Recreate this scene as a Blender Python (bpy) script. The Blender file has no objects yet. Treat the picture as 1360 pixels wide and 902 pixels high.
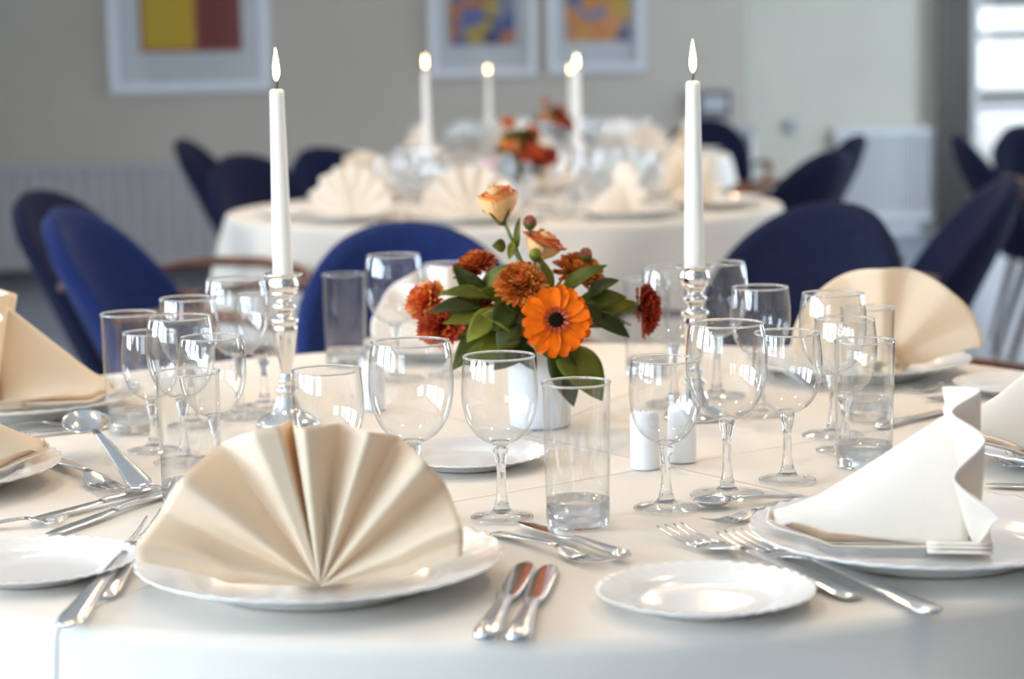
import bpy, math, random
from mathutils import Vector, Matrix, Euler
random.seed(7)
PI = math.pi
sc = bpy.context.scene
COL = sc.collection
R_ = math.radians

# ------------------------------------------------------------------ camera
FPX, CX, CY = 2757.0, 680.0, 451.0
CAM = Vector((0, 0, 1.15))
PITCH = math.atan(366.0 / FPX)
ROLL = R_(1.15)
cd = bpy.data.cameras.new('camera'); cam = bpy.data.objects.new('camera', cd); COL.objects.link(cam)
cam.location = CAM
# looking +Y, pitched down, rolled so that the right-hand side of the picture rises
Mrot = Euler((PI / 2 - PITCH, 0, 0)).to_matrix() @ Matrix.Rotation(-ROLL, 3, 'Z')
cam.rotation_euler = Mrot.to_euler()
cd.sensor_width = 36.0; cd.lens = FPX / 1360 * 36.0
cd.clip_start = 0.05; cd.clip_end = 200
cd.dof.use_dof = True; cd.dof.focus_distance = 1.92; cd.dof.aperture_fstop = 4.6; cd.dof.aperture_blades = 0
sc.camera = cam

def ray(u, v):
    return Mrot @ Vector(((u - CX) / FPX, -(v - CY) / FPX, -1.0))
def on_z(u, v, z=0.75):          # where the sight line through a pixel meets a level
    d = ray(u, v); t = (z - CAM.z) / d.z
    return CAM + d * t
def on_y(u, v, y):               # where it meets a given depth
    d = ray(u, v); t = (y - CAM.y) / d.y
    return CAM + d * t

# ------------------------------------------------------------------ materials
def newmat(name):
    m = bpy.data.materials.new(name); m.use_nodes = True
    nt = m.node_tree; b = nt.nodes['Principled BSDF']
    return m, nt, b
def pbr(name, col, rough=0.5, metal=0.0, noise=0.0, nscale=20.0, bump=0.0, bscale=200.0, coat=0.0, sss=0.0, sheen=0.0, spec=0.5, coord='Object'):
    m, nt, b = newmat(name)
    b.inputs['Base Color'].default_value = (*col, 1); b.inputs['Roughness'].default_value = rough
    b.inputs['Metallic'].default_value = metal; b.inputs['Coat Weight'].default_value = coat
    b.inputs['Specular IOR Level'].default_value = spec
    b.inputs['Coat Roughness'].default_value = 0.06
    if sheen: b.inputs['Sheen Weight'].default_value = sheen
    if sss:
        b.inputs['Subsurface Weight'].default_value = sss; b.inputs['Subsurface Scale'].default_value = 0.004
        b.inputs['Subsurface Radius'].default_value = (1, .8, .5)
    tc = nt.nodes.new('ShaderNodeTexCoord')
    if noise:
        n = nt.nodes.new('ShaderNodeTexNoise'); n.inputs['Scale'].default_value = nscale; n.inputs['Detail'].default_value = 4
        nt.links.new(tc.outputs[coord], n.inputs['Vector'])
        cr = nt.nodes.new('ShaderNodeValToRGB')
        cr.color_ramp.elements[0].position = .3; cr.color_ramp.elements[1].position = .7
        cr.color_ramp.elements[0].color = (*[c * (1 - noise) for c in col], 1)
        cr.color_ramp.elements[1].color = (*[min(1, c * (1 + noise)) for c in col], 1)
        nt.links.new(n.outputs['Fac'], cr.inputs['Fac']); nt.links.new(cr.outputs['Color'], b.inputs['Base Color'])
    if bump:
        n2 = nt.nodes.new('ShaderNodeTexNoise'); n2.inputs['Scale'].default_value = bscale; n2.inputs['Detail'].default_value = 3
        nt.links.new(tc.outputs[coord], n2.inputs['Vector'])
        bp = nt.nodes.new('ShaderNodeBump'); bp.inputs['Strength'].default_value = bump; bp.inputs['Distance'].default_value = .002
        nt.links.new(n2.outputs['Fac'], bp.inputs['Height']); nt.links.new(bp.outputs['Normal'], b.inputs['Normal'])
    return m

def emit(name, col, s):
    m = bpy.data.materials.new(name); m.use_nodes = True; nt = m.node_tree; nt.nodes.clear()
    e = nt.nodes.new('ShaderNodeEmission'); e.inputs['Color'].default_value = (*col, 1); e.inputs['Strength'].default_value = s
    o = nt.nodes.new('ShaderNodeOutputMaterial'); nt.links.new(e.outputs[0], o.inputs[0]); return m

def thin_glass(name, base=0.08, tint=(0.975, 0.98, 0.98), edge=(0.22, 0.24, 0.25)):
    m = bpy.data.materials.new(name); m.use_nodes = True; nt = m.node_tree; nt.nodes.clear()
    lw = nt.nodes.new('ShaderNodeLayerWeight'); lw.inputs['Blend'].default_value = 0.5
    p = nt.nodes.new('ShaderNodeMath'); p.operation = 'POWER'; p.inputs[1].default_value = 3.2
    nt.links.new(lw.outputs['Facing'], p.inputs[0])
    mr = nt.nodes.new('ShaderNodeMapRange'); mr.inputs['To Min'].default_value = base; mr.inputs['To Max'].default_value = 0.9
    nt.links.new(p.outputs[0], mr.inputs['Value'])
    p2 = nt.nodes.new('ShaderNodeMath'); p2.operation = 'POWER'; p2.inputs[1].default_value = 4.0
    nt.links.new(lw.outputs['Facing'], p2.inputs[0])
    mc = nt.nodes.new('ShaderNodeMix'); mc.data_type = 'RGBA'
    mc.inputs[6].default_value = (*tint, 1); mc.inputs[7].default_value = (*edge, 1)
    nt.links.new(p2.outputs[0], mc.inputs[0])
    t = nt.nodes.new('ShaderNodeBsdfTransparent'); nt.links.new(mc.outputs[2], t.inputs['Color'])
    g = nt.nodes.new('ShaderNodeBsdfGlossy'); g.inputs['Roughness'].default_value = 0.01; g.inputs['Color'].default_value = (1, 1, 1, 1)
    mx = nt.nodes.new('ShaderNodeMixShader'); o = nt.nodes.new('ShaderNodeOutputMaterial')
    nt.links.new(mr.outputs[0], mx.inputs[0]); nt.links.new(t.outputs[0], mx.inputs[1]); nt.links.new(g.outputs[0], mx.inputs[2])
    nt.links.new(mx.outputs[0], o.inputs[0]); return m

def solid_glass(name):
    m, nt, b = newmat(name)
    b.inputs['Base Color'].default_value = (.985, .99, .99, 1); b.inputs['Roughness'].default_value = 0.0
    b.inputs['Transmission Weight'].default_value = 1.0; b.inputs['IOR'].default_value = 1.48
    t = nt.nodes.new('ShaderNodeBsdfTransparent'); mx = nt.nodes.new('ShaderNodeMixShader'); mx.inputs[0].default_value = .18
    nt.links.new(b.outputs[0], mx.inputs[1]); nt.links.new(t.outputs[0], mx.inputs[2]); nt.links.new(mx.outputs[0], nt.nodes['Material Output'].inputs[0])
    return m

def fabric_mix(name, col, trans=0.25, tcol=None, rough=.85, bump=.15, bscale=600, sheen=.1):
    m, nt, b = newmat(name)
    b.inputs['Base Color'].default_value = (*col, 1); b.inputs['Roughness'].default_value = rough
    b.inputs['Sheen Weight'].default_value = sheen; b.inputs['Specular IOR Level'].default_value = .2
    tc = nt.nodes.new('ShaderNodeTexCoord'); n2 = nt.nodes.new('ShaderNodeTexNoise'); n2.inputs['Scale'].default_value = bscale
    nt.links.new(tc.outputs['Object'], n2.inputs['Vector'])
    bp = nt.nodes.new('ShaderNodeBump'); bp.inputs['Strength'].default_value = bump; bp.inputs['Distance'].default_value = .001
    nt.links.new(n2.outputs['Fac'], bp.inputs['Height']); nt.links.new(bp.outputs['Normal'], b.inputs['Normal'])
    tr = nt.nodes.new('ShaderNodeBsdfTranslucent'); tr.inputs['Color'].default_value = (*(tcol or col), 1)
    mx = nt.nodes.new('ShaderNodeMixShader'); mx.inputs[0].default_value = trans
    o = nt.nodes['Material Output']
    nt.links.new(b.outputs[0], mx.inputs[1]); nt.links.new(tr.outputs[0], mx.inputs[2]); nt.links.new(mx.outputs[0], o.inputs[0])
    return m

MAT = {}
MAT['wall'] = pbr('wall_paint', (.43, .405, .355), .8, noise=.04, nscale=2, bump=.05)
MAT['wall_light'] = pbr('wall_paint_light', (.63, .60, .51), .7, noise=.03, nscale=2)
MAT['ceil'] = pbr('ceiling_paint', (.8, .79, .76), .9)
MAT['floor'] = pbr('floor_vinyl', (.20, .225, .29), .32, noise=.15, nscale=6)
MAT['radiator'] = pbr('radiator_enamel', (.40, .41, .43), .45)
MAT['white_enamel'] = pbr('white_enamel', (.78, .8, .82), .4)
MAT['frame'] = pbr('picture_frame_silver', (.56, .60, .65), .35, metal=.2)
MAT['mat'] = pbr('picture_mount', (.40, .43, .46), .6, coat=.3)
MAT['porcelain'] = pbr('porcelain', (.86, .85, .83), .16, coat=.4)
MAT['ceramic'] = pbr('matte_ceramic', (.86, .88, .91), .35)
MAT['silver'] = pbr('silver', (.86, .84, .80), .13, metal=1)
MAT['steel'] = pbr('steel', (.70, .70, .70), .16, metal=1)
MAT['wax'] = pbr('candle_wax', (.93, .91, .87), .45, sss=.35)
MAT['wick'] = pbr('wick', (.02, .015, .012), .9)
MAT['flame'] = emit('flame', (1.0, .72, .36), 26)
MAT['flame_core'] = emit('flame_core', (1.0, .9, .7), 45)
MAT['thin'] = thin_glass('thin_glass')
MAT['solid'] = solid_glass('solid_glass')
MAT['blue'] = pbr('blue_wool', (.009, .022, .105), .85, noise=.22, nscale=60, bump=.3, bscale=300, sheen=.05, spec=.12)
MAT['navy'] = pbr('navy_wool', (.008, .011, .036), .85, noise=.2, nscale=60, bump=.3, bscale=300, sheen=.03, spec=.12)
MAT['wood'] = pbr('brown_wood', (.16, .055, .022), .35, noise=.3, nscale=25)
MAT['dark_wood'] = pbr('dark_wood', (.05, .025, .018), .35, noise=.3, nscale=25)
MAT['board'] = pbr('table_board', (.35, .24, .15), .5)
MAT['napkin'] = fabric_mix('cream_napkin', (.92, .80, .61), .22, (.92, .60, .22))
MAT['napkin_daylit'] = fabric_mix('cream_napkin_daylit', (.90, .84, .75), .16, (.92, .62, .26))  # same cream cloth, whitened: the daylight on it is put into the colour
MAT['alu'] = pbr('window_frame_paint', (.75, .76, .77), .4)
MAT['curtain'] = fabric_mix('grey_curtain', (.46, .44, .40), .3)
MAT['orange'] = pbr('orange_petal', (.78, .135, .0006), .7, noise=.2, nscale=80, spec=.15)
MAT['orange_in'] = pbr('orange_inner_petal', (.42, .055, .006), .6, noise=.3, nscale=120)
MAT['black'] = pbr('flower_disc', (.010, .007, .004), .95, bump=.5, bscale=900, spec=.05)
MAT['mum'] = pbr('bronze_petal', (.60, .15, .022), .55, noise=.4, nscale=50)
MAT['mum_tip'] = pbr('bronze_petal_pale', (.85, .36, .06), .55, noise=.3, nscale=50)
MAT['mum_dark'] = pbr('russet_petal', (.34, .035, .012), .55, noise=.4, nscale=50)
MAT['red'] = pbr('red_petal', (.42, .045, .014), .55, noise=.45, nscale=70)
MAT['redor'] = pbr('red_orange_petal', (.62, .10, .02), .55, noise=.45, nscale=70)
MAT['peach'] = pbr('peach_petal', (.83, .47, .20), .5, noise=.15, nscale=40, sss=.1)
MAT['apricot'] = pbr('apricot_petal', (.80, .27, .06), .5, noise=.3, nscale=40, sss=.1)
MAT['leaf'] = pbr('leaf_green', (.085, .095, .006), .5, noise=.35, nscale=30, spec=.22)
MAT['leaf_dark'] = pbr('leaf_dark_green', (.032, .042, .004), .5, noise=.35, nscale=30, spec=.22)
MAT['leaf_light'] = pbr('leaf_light_green', (.16, .16, .012), .5, noise=.3, nscale=30, spec=.25)
MAT['stem'] = pbr('flower_stem', (.12, .17, .05), .5)
MAT['bud'] = pbr('bud', (.24, .05, .02), .5, noise=.5, nscale=150)
MAT['yellow'] = pbr('art_yellow', (.40, .27, .003), .6, coat=.15)
MAT['maroon'] = pbr('art_maroon', (.125, .008, .008), .6, coat=.15)
MAT['rust'] = pbr('art_rust', (.24, .05, .02), .6, coat=.15)
MAT['dark_plastic'] = pbr('dark_plastic', (.10, .10, .11), .5)
MAT['lamp'] = emit('lamp_disc', (1, .80, .58), 25)
MAT['lamp_trim'] = pbr('lamp_trim', (.8, .8, .8), .4)
MAT['outside'] = pbr('paving_outside', (.62, .63, .62), .8)
MAT['outside_wall'] = pbr('neighbour_wall', (.20, .21, .22), .8)
MAT['sky_panel'] = None

def abstract_art(name, cols, sx, seed):
    m, nt, b = newmat(name)
    tc = nt.nodes.new('ShaderNodeTexCoord'); mp = nt.nodes.new('ShaderNodeMapping')
    mp.inputs['Location'].default_value = (seed, seed * 1.7, 0); mp.inputs['Scale'].default_value = (sx, sx, sx)
    mp.inputs['Rotation'].default_value = (0, .5, 0)
    v = nt.nodes.new('ShaderNodeTexVoronoi'); v.inputs['Scale'].default_value = 1
    sp = nt.nodes.new('ShaderNodeSeparateColor')
    cr = nt.nodes.new('ShaderNodeValToRGB'); cr.color_ramp.interpolation = 'CONSTANT'
    while len(cr.color_ramp.elements) < len(cols): cr.color_ramp.elements.new(.5)
    for i, c in enumerate(cols):
        cr.color_ramp.elements[i].position = i / len(cols); cr.color_ramp.elements[i].color = (*c, 1)
    nt.links.new(tc.outputs['Object'], mp.inputs['Vector']); nt.links.new(mp.outputs[0], v.inputs['Vector'])
    nt.links.new(v.outputs['Color'], sp.inputs[0]); nt.links.new(sp.outputs[0], cr.inputs['Fac'])
    nt.links.new(cr.outputs['Color'], b.inputs['Base Color'])
    b.inputs['Roughness'].default_value = .6; b.inputs['Coat Weight'].default_value = .2
    return m
MAT['art_blue'] = abstract_art('art_blue', [(.045, .07, .20), (.07, .10, .26), (.30, .12, .05), (.05, .05, .09), (.30, .22, .05), (.14, .16, .24)], 11, 3.1)
MAT['art_orange'] = abstract_art('art_orange', [(.42, .17, .05), (.30, .07, .03), (.14, .17, .26), (.38, .25, .05), (.46, .20, .08), (.07, .08, .16)], 10, 7.7)

# ------------------------------------------------------------------ mesh helpers
class MB:
    def __init__(s): s.v = []; s.f = []; s.m = []
    def add(s, v, f, mi=0):
        b = len(s.v); s.v += [tuple(p) for p in v]; s.f += [tuple(b + i for i in q) for q in f]; s.m += [mi] * len(f); return s
    def xf(s, M):
        s.v = [tuple(M @ Vector(p)) for p in s.v]; return s
    def mesh(s, name, mats, smooth=True):
        me = bpy.data.meshes.new(name); me.from_pydata(s.v, [], s.f)
        if not isinstance(mats, (list, tuple)): mats = [mats]
        for m in mats: me.materials.append(m)
        if len(mats) > 1:
            for p, mi in zip(me.polygons, s.m): p.material_index = mi
        if smooth:
            for p in me.polygons: p.use_smooth = True
        me.update(); return me
    def build(s, name, mats, parent=None, smooth=True, loc=None):
        return link(name, s.mesh(name, mats, smooth), parent, loc)
def link(name, me, parent=None, loc=None):
    o = bpy.data.objects.new(name, me); COL.objects.link(o)
    if parent is not None: o.parent = parent
    if loc is not None: o.location = loc
    return o
def sharp(o, ang=35):
    me = o.data
    try: me.set_sharp_from_angle(angle=R_(ang))
    except Exception: pass
    return o

def lathe(prof, seg=48, close=False):
    v = []; f = []; rings = []
    for r, z in prof:
        if r < 1e-6: rings.append([len(v)]); v.append((0, 0, z))
        else:
            rings.append(list(range(len(v), len(v) + seg)))
            v += [(r * math.cos(2 * PI * k / seg), r * math.sin(2 * PI * k / seg), z) for k in range(seg)]
    for a, b in zip(rings, rings[1:]):
        for k in range(seg):
            k2 = (k + 1) % seg
            if len(a) == 1 and len(b) == 1: continue
            if len(a) == 1: f.append((a[0], b[k2], b[k])) if False else f.append((a[0], b[k], b[k2])[::-1])
            elif len(b) == 1: f.append((a[k], a[k2], b[0]))
            else: f.append((a[k], a[k2], b[k2], b[k]))
    return v, f
def box(x0, x1, y0, y1, z0, z1):
    v = [(x, y, z) for z in (z0, z1) for y in (y0, y1) for x in (x0, x1)]
    f = [(0, 2, 3, 1), (4, 5, 7, 6), (0, 1, 5, 4), (2, 6, 7, 3), (0, 4, 6, 2), (1, 3, 7, 5)]
    return v, f
def tube(pts, rad, seg=10, flat=1.0, caps=True):
    pts = [Vector(p) for p in pts]; n = len(pts)
    if not isinstance(rad, (list, tuple)): rad = [rad] * n
    v = []; f = []
    up = Vector((0, 0, 1)); prev = None
    for i, p in enumerate(pts):
        t = (pts[min(i + 1, n - 1)] - pts[max(i - 1, 0)]).normalized()
        if prev is None:
            a = up if abs(t.z) < .9 else Vector((1, 0, 0))
            s = t.cross(a).normalized()
        else:
            s = (prev - t * prev.dot(t)).normalized()
        prev = s; w = s.cross(t)
        for k in range(seg):
            a = 2 * PI * k / seg
            v.append(p + s * (math.cos(a) * rad[i]) + w * (math.sin(a) * rad[i] * flat))
    for i in range(n - 1):
        for k in range(seg):
            k2 = (k + 1) % seg
            f.append((i * seg + k, i * seg + k2, (i + 1) * seg + k2, (i + 1) * seg + k))
    if caps:
        f.append(tuple(range(seg))[::-1]); f.append(tuple((n - 1) * seg + k for k in range(seg)))
    return v, f
def torus(R, r, z, seg=48, s2=8):
    v = []; f = []
    for k in range(seg):
        a = 2 * PI * k / seg
        for j in range(s2):
            b = 2 * PI * j / s2; q = R + r * math.cos(b)
            v.append((q * math.cos(a), q * math.sin(a), z + r * math.sin(b)))
    for k in range(seg):
        for j in range(s2):
            f.append((k * s2 + j, ((k + 1) % seg) * s2 + j, ((k + 1) % seg) * s2 + (j + 1) % s2, k * s2 + (j + 1) % s2))
    return v, f
def sphere(c, r, seg=12, rings=8, sc_=(1, 1, 1)):
    prof = [(math.sin(PI * i / rings) * r, -math.cos(PI * i / rings) * r) for i in range(rings + 1)]
    prof[0] = (0, -r); prof[-1] = (0, r)
    v, f = lathe(prof, seg)
    return [(c[0] + x * sc_[0], c[1] + y * sc_[1], c[2] + z * sc_[2]) for x, y, z in v], f
def grid(nu, nv, fn, closed_u=False):
    v = [fn(i / (nu if closed_u else nu - 1), j / (nv - 1)) for j in range(nv) for i in range(nu)]
    f = []
    for j in range(nv - 1):
        for i in range(nu if closed_u else nu - 1):
            i2 = (i + 1) % nu
            f.append((j * nu + i, j * nu + i2, (j + 1) * nu + i2, (j + 1) * nu + i))
    return v, f
def solidify(o, th, off=0):
    m = o.modifiers.new('thickness', 'SOLIDIFY'); m.thickness = th; m.offset = off; return o

def tag(o, label=None, cat=None, group=None, kind=None):
    if label: o['label'] = label
    if cat: o['category'] = cat
    if group: o['group'] = group
    elif 'group' in o: del o['group']
    if kind: o['kind'] = kind
    return o
def empty(name, loc=(0, 0, 0), rz=0.0):
    o = bpy.data.objects.new(name, None); COL.objects.link(o); o.location = loc; o.rotation_euler = (0, 0, rz)
    o.empty_display_size = .02; return o
CH = {}
def kids(o): return [c for c in bpy.data.objects if c.parent == o]
def copy_tree(o, parent=None):
    c = o.copy(); COL.objects.link(c)
    if parent is not None: c.parent = parent
    for ch in kids(o): copy_tree(ch, c)
    return c
def structure(o): o['kind'] = 'structure'; return o
USED = set()
def proto(p):                                  # the first use moves the original, later ones copy it
    if p.name in USED: return copy_tree(p)
    USED.add(p.name); return p

# ------------------------------------------------------------------ the room
WY, WY2 = 11.3, 13.5            # back wall, deeper bay on the right
XL, XR, YB, ZC = -4.4, 4.9, -3.6, 2.7
XC = 1.30                        # corner between the two back walls
def wallbox(name, *b, mat='wall'):
    m = MB(); m.add(*box(*b)); return structure(m.build(name, MAT[mat], smooth=False))
wallbox('floor', XL - .3, XR + .3, YB - .3, WY2 + .3, -.1, 0, mat='floor')
wallbox('ceiling', XL - .3, XR + .3, YB - .3, WY2 + .3, ZC, ZC + .1, mat='ceil')
wallbox('wall_back', XL - .2, XC, WY, WY2 + .15, 0, ZC)
# walls with window openings
def wall_with_holes(name, axis, pos, th, a0, a1, holes, mat='wall'):
    """axis 'x': a wall at x=pos running along y; axis 'y': at y=pos running along x.  holes: (a,b,z0,z1)"""
    m = MB(); cur = a0
    def put(p, q, z0, z1):
        if q - p < 1e-4 or z1 - z0 < 1e-4: return
        if axis == 'x': m.add(*box(pos, pos + th, p, q, z0, z1))
        else: m.add(*box(p, q, pos, pos + th, z0, z1))
    for a, b, z0, z1 in sorted(holes):
        put(cur, a, 0, ZC); put(a, b, 0, z0); put(a, b, z1, ZC); cur = b
    put(cur, a1, 0, ZC)
    return structure(m.build(name, MAT[mat], smooth=False))
LW = [(-3.2, -1.5, .85, 2.35), (-1.1, .6, .85, 2.35), (1.0, 2.7, .85, 2.35), (4.9, 5.9, .85, 2.35), (7.3, 8.3, .85, 2.35)]  # last two openings are added, to brighten and put glints on the far glasses
wall_with_holes('wall_left', 'x', XL - .2, .2, YB, WY, LW)
BW = [(-3.4, -1.4, .85, 2.35)]
wall_with_holes('wall_front', 'y', YB - .2, .2, XL, XR, BW)
RW = [(4.8, 6.0, .85, 2.35), (8.9, 11.2, .12, 2.3)]  # first opening is added, to backlight the glasses of the second table
wall_with_holes('wall_right', 'x', XR, .2, YB, WY2, RW)
DX0, DX1 = on_y(1292, 100, WY2).x, 4.75
FW = [(DX0, DX1, .08, 2.35)]
wall_with_holes('wall_back_right', 'y', WY2, .15, XC, XR, FW, mat='wall_light')
m = MB(); m.add(*box(XL, XC, WY - .015, WY, 0, .09)); structure(m.build('baseboard_back', MAT['dark_plastic'], smooth=False))
m = MB(); m.add(*box(XC, DX0, WY2 - .015, WY2, 0, .08)); structure(m.build('baseboard_back_right', MAT['white_enamel'], smooth=False))

def window(name, axis, pos, a, b, z0, z1, nv, zs, depth=.07, bar=.05):
    m = MB()
    def put(p, q, r, s):
        if axis == 'x': m.add(*box(pos - depth / 2, pos + depth / 2, p, q, r, s))
        else: m.add(*box(p, q, pos - depth / 2, pos + depth / 2, r, s))
    put(a, a + bar, z0, z1); put(b - bar, b, z0, z1); put(a + bar, b - bar, z0, z0 + bar); put(a + bar, b - bar, z1 - bar, z1)
    for i in range(1, nv):
        c = a + (b - a) * i / nv; put(c - bar / 2, c + bar / 2, z0 + bar, z1 - bar)
    for z in zs: put(a + bar, b - bar, z - .02, z + .02)
    fr = structure(m.build(name, MAT['alu'], smooth=False))
    p = MB()
    if axis == 'x': p.add([(pos, a + bar, z0 + bar), (pos, b - bar, z0 + bar), (pos, b - bar, z1 - bar), (pos, a + bar, z1 - bar)], [(0, 1, 2, 3)])
    else: p.add([(a + bar, pos, z0 + bar), (b - bar, pos, z0 + bar), (b - bar, pos, z1 - bar), (a + bar, pos, z1 - bar)], [(0, 1, 2, 3)])
    p.build('window_pane', MAT['thin'], fr, smooth=False)
    return fr
for i, (a, b, z0, z1) in enumerate(LW): window(f'window_{i+1}', 'x', XL - .1, a, b, z0, z1, 3, [1.85])  # the last two are added windows, out of view
window('window_6', 'y', YB - .1, *BW[0], 3, [1.85])
window('window_7', 'x', XR + .1, *RW[0], 2, [1.85]); window('window_8', 'x', XR + .1, *RW[1], 3, [.95])  # the first is an added window, out of view; the second is not
window('door_1', 'y', WY2 + .07, *FW[0], 2, [.78])
# outside ground and a pale neighbouring house wall seen through the glazed door
m = MB(); m.add(*box(-2, 22, WY2 + .3, 40, -.3, -.1)); structure(m.build('terrace_outside', MAT['outside'], smooth=False))
m = MB(); m.add(*box(4.6, 9, 24, 25, .55, .75)); m.add(*box(4.4, 12, 26, 27, 1.32, 1.45)); m.add(*box(4.2, 12, 27, 28, 1.75, 2.1)); structure(m.build('garden_wall_outside', MAT['outside_wall'], smooth=False))

# ------------------------------------------------------------------ light
w = bpy.data.worlds.new('world'); sc.world = w; w.use_nodes = True
nt = w.node_tree; bg = nt.nodes['Background']
bg.inputs['Color'].default_value = (.86, .93, 1.0, 1); bg.inputs['Strength'].default_value = 2.2
def area(name, loc, rot, sx, sy, power, col, spread=PI):
    l = bpy.data.lights.new(name, 'AREA'); l.shape = 'RECTANGLE'; l.size = sx; l.size_y = sy; l.energy = power; l.color = col; l.spread = spread
    o = bpy.data.objects.new(name, l); COL.objects.link(o); o.location = loc; o.rotation_euler = rot; return o
DAY = (.69, .84, 1.0)
P_LEFT, P_FRONT, P_RIGHT, P_DOWN = 215, 52, 280, 10.5
for i, (a, b, z0, z1) in enumerate(LW):
    area('window_daylight', (XL - .22, (a + b) / 2, (z0 + z1) / 2), (0, -PI / 2, 0), z1 - z0, b - a, P_LEFT * (1 if i < 3 else .38), DAY)  # the dimmer last two shine through the added windows
a, b, z0, z1 = BW[0]; area('window_daylight', ((a + b) / 2, YB - .22, (z0 + z1) / 2), (PI / 2, 0, 0), b - a, z1 - z0, P_FRONT, DAY)
for (a, b, z0, z1), pw in zip(RW, (.33, 1)): area('window_daylight', (XR + .24, (a + b) / 2, (z0 + z1) / 2), (0, PI / 2, 0), z1 - z0, b - a, P_RIGHT * pw, DAY)  # the weaker first one shines through the added window
a, b, z0, z1 = FW[0]
# recessed ceiling lamps
def downlight(x, y, power):
    t = empty('recessed_ceiling_lamp', (x, y, ZC)); r = .09
    m = MB(); m.add(*torus(r, .012, -.004, 32, 8)); m.build('trim_ring', MAT['lamp_trim'], t)
    m = MB(); m.add(*lathe([(0, -.003), (r - .004, -.003)], 32)); m.build('lamp_disc', MAT['lamp'], t)
    tag(t, 'small round recessed lamp in the white ceiling', 'ceiling lamp', 'recessed ceiling lamps')
    l = bpy.data.lights.new('lamp', 'AREA'); l.shape = 'DISK'; l.size = .11; l.energy = power; l.color = (1, .70, .40)
    o = bpy.data.objects.new('lamp_light', l); COL.objects.link(o); o.location = (x, y, ZC - .03)
for (x, y, p) in [(-.7, 3.2, 1), (.75, 3.2, 1), (-.75, 1.5, .45), (.8, 1.5, .45), (0, 3.9, .8), (-.9, 5.9, 1), (.8, 5.9, 1), (-.9, 8.6, 1), (.9, 8.6, 1), (-2.8, 4.4, .6), (2.6, 4.4, .4)]:
    downlight(x, y, P_DOWN * p)

# ------------------------------------------------------------------ things on the walls
def radiator(name, x0, x1, y, z0, z1, label, nrib, pm='radiator'):
    t = empty(name, ((x0 + x1) / 2, y, z0)); wd = x1 - x0; h = z1 - z0
    m = MB()
    n = nrib * 4
    def fn(u, v):
        ph = u * nrib * 2 * PI
        return (-wd / 2 + .02 + u * (wd - .04), -.05 - .018 * math.sin(ph), .04 + v * (h - .08))
    m.add(*grid(n, 2, fn)); m.build('ribbed_panel', MAT[pm], t)
    m = MB(); m.add(*box(-wd / 2, wd / 2, -.07, 0, h - .04, h)); m.build('top_rail', MAT['white_enamel' if pm != 'radiator' else 'radiator'], t, smooth=False)
    m = MB(); m.add(*box(-wd / 2, wd / 2, -.07, 0, 0, .04)); m.build('bottom_rail', MAT['white_enamel' if pm != 'radiator' else 'radiator'], t, smooth=False)
    for s in (-1, 1):
        m = MB(); m.add(*box(s * wd / 2 - .02 * (s > 0), s * wd / 2 + .02 * (s < 0), -.07, 0, .04, h - .04)); m.build('side_rail', MAT['white_enamel'], t, smooth=False)
    for s in (-1, 1):
        m = MB(); m.add(*box(s * wd * .4 - .02, s * wd * .4 + .02, -.06, -.01, -z0, .0)); m.build('foot', MAT['white_enamel'], t, smooth=False)
    tag(t, label, 'radiator'); return t
rz = on_y(150, 217, WY - .05).z
radiator('radiator', XL + .05, on_y(470, 205, WY).x, WY - .02, .10, rz, 'long low grey ribbed radiator along the wall under the yellow and red picture', 44)
zt, zb = on_y(1180, 170, WY2).z, on_y(1180, 292, WY2).z
radiator('radiator', on_y(1108, 200, WY2).x, on_y(1256, 200, WY2).x, WY2 - .02, max(.06, zb), zt, 'white ribbed radiator on the pale wall next to the grey curtain', 26, 'white_enamel')
radiator('radiator', on_y(948, 200, WY).x, on_y(1000, 200, WY).x, WY - .02, .12, on_y(975, 168, WY).z, 'narrow pale radiator at the wall corner behind a navy chair', 8)

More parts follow.
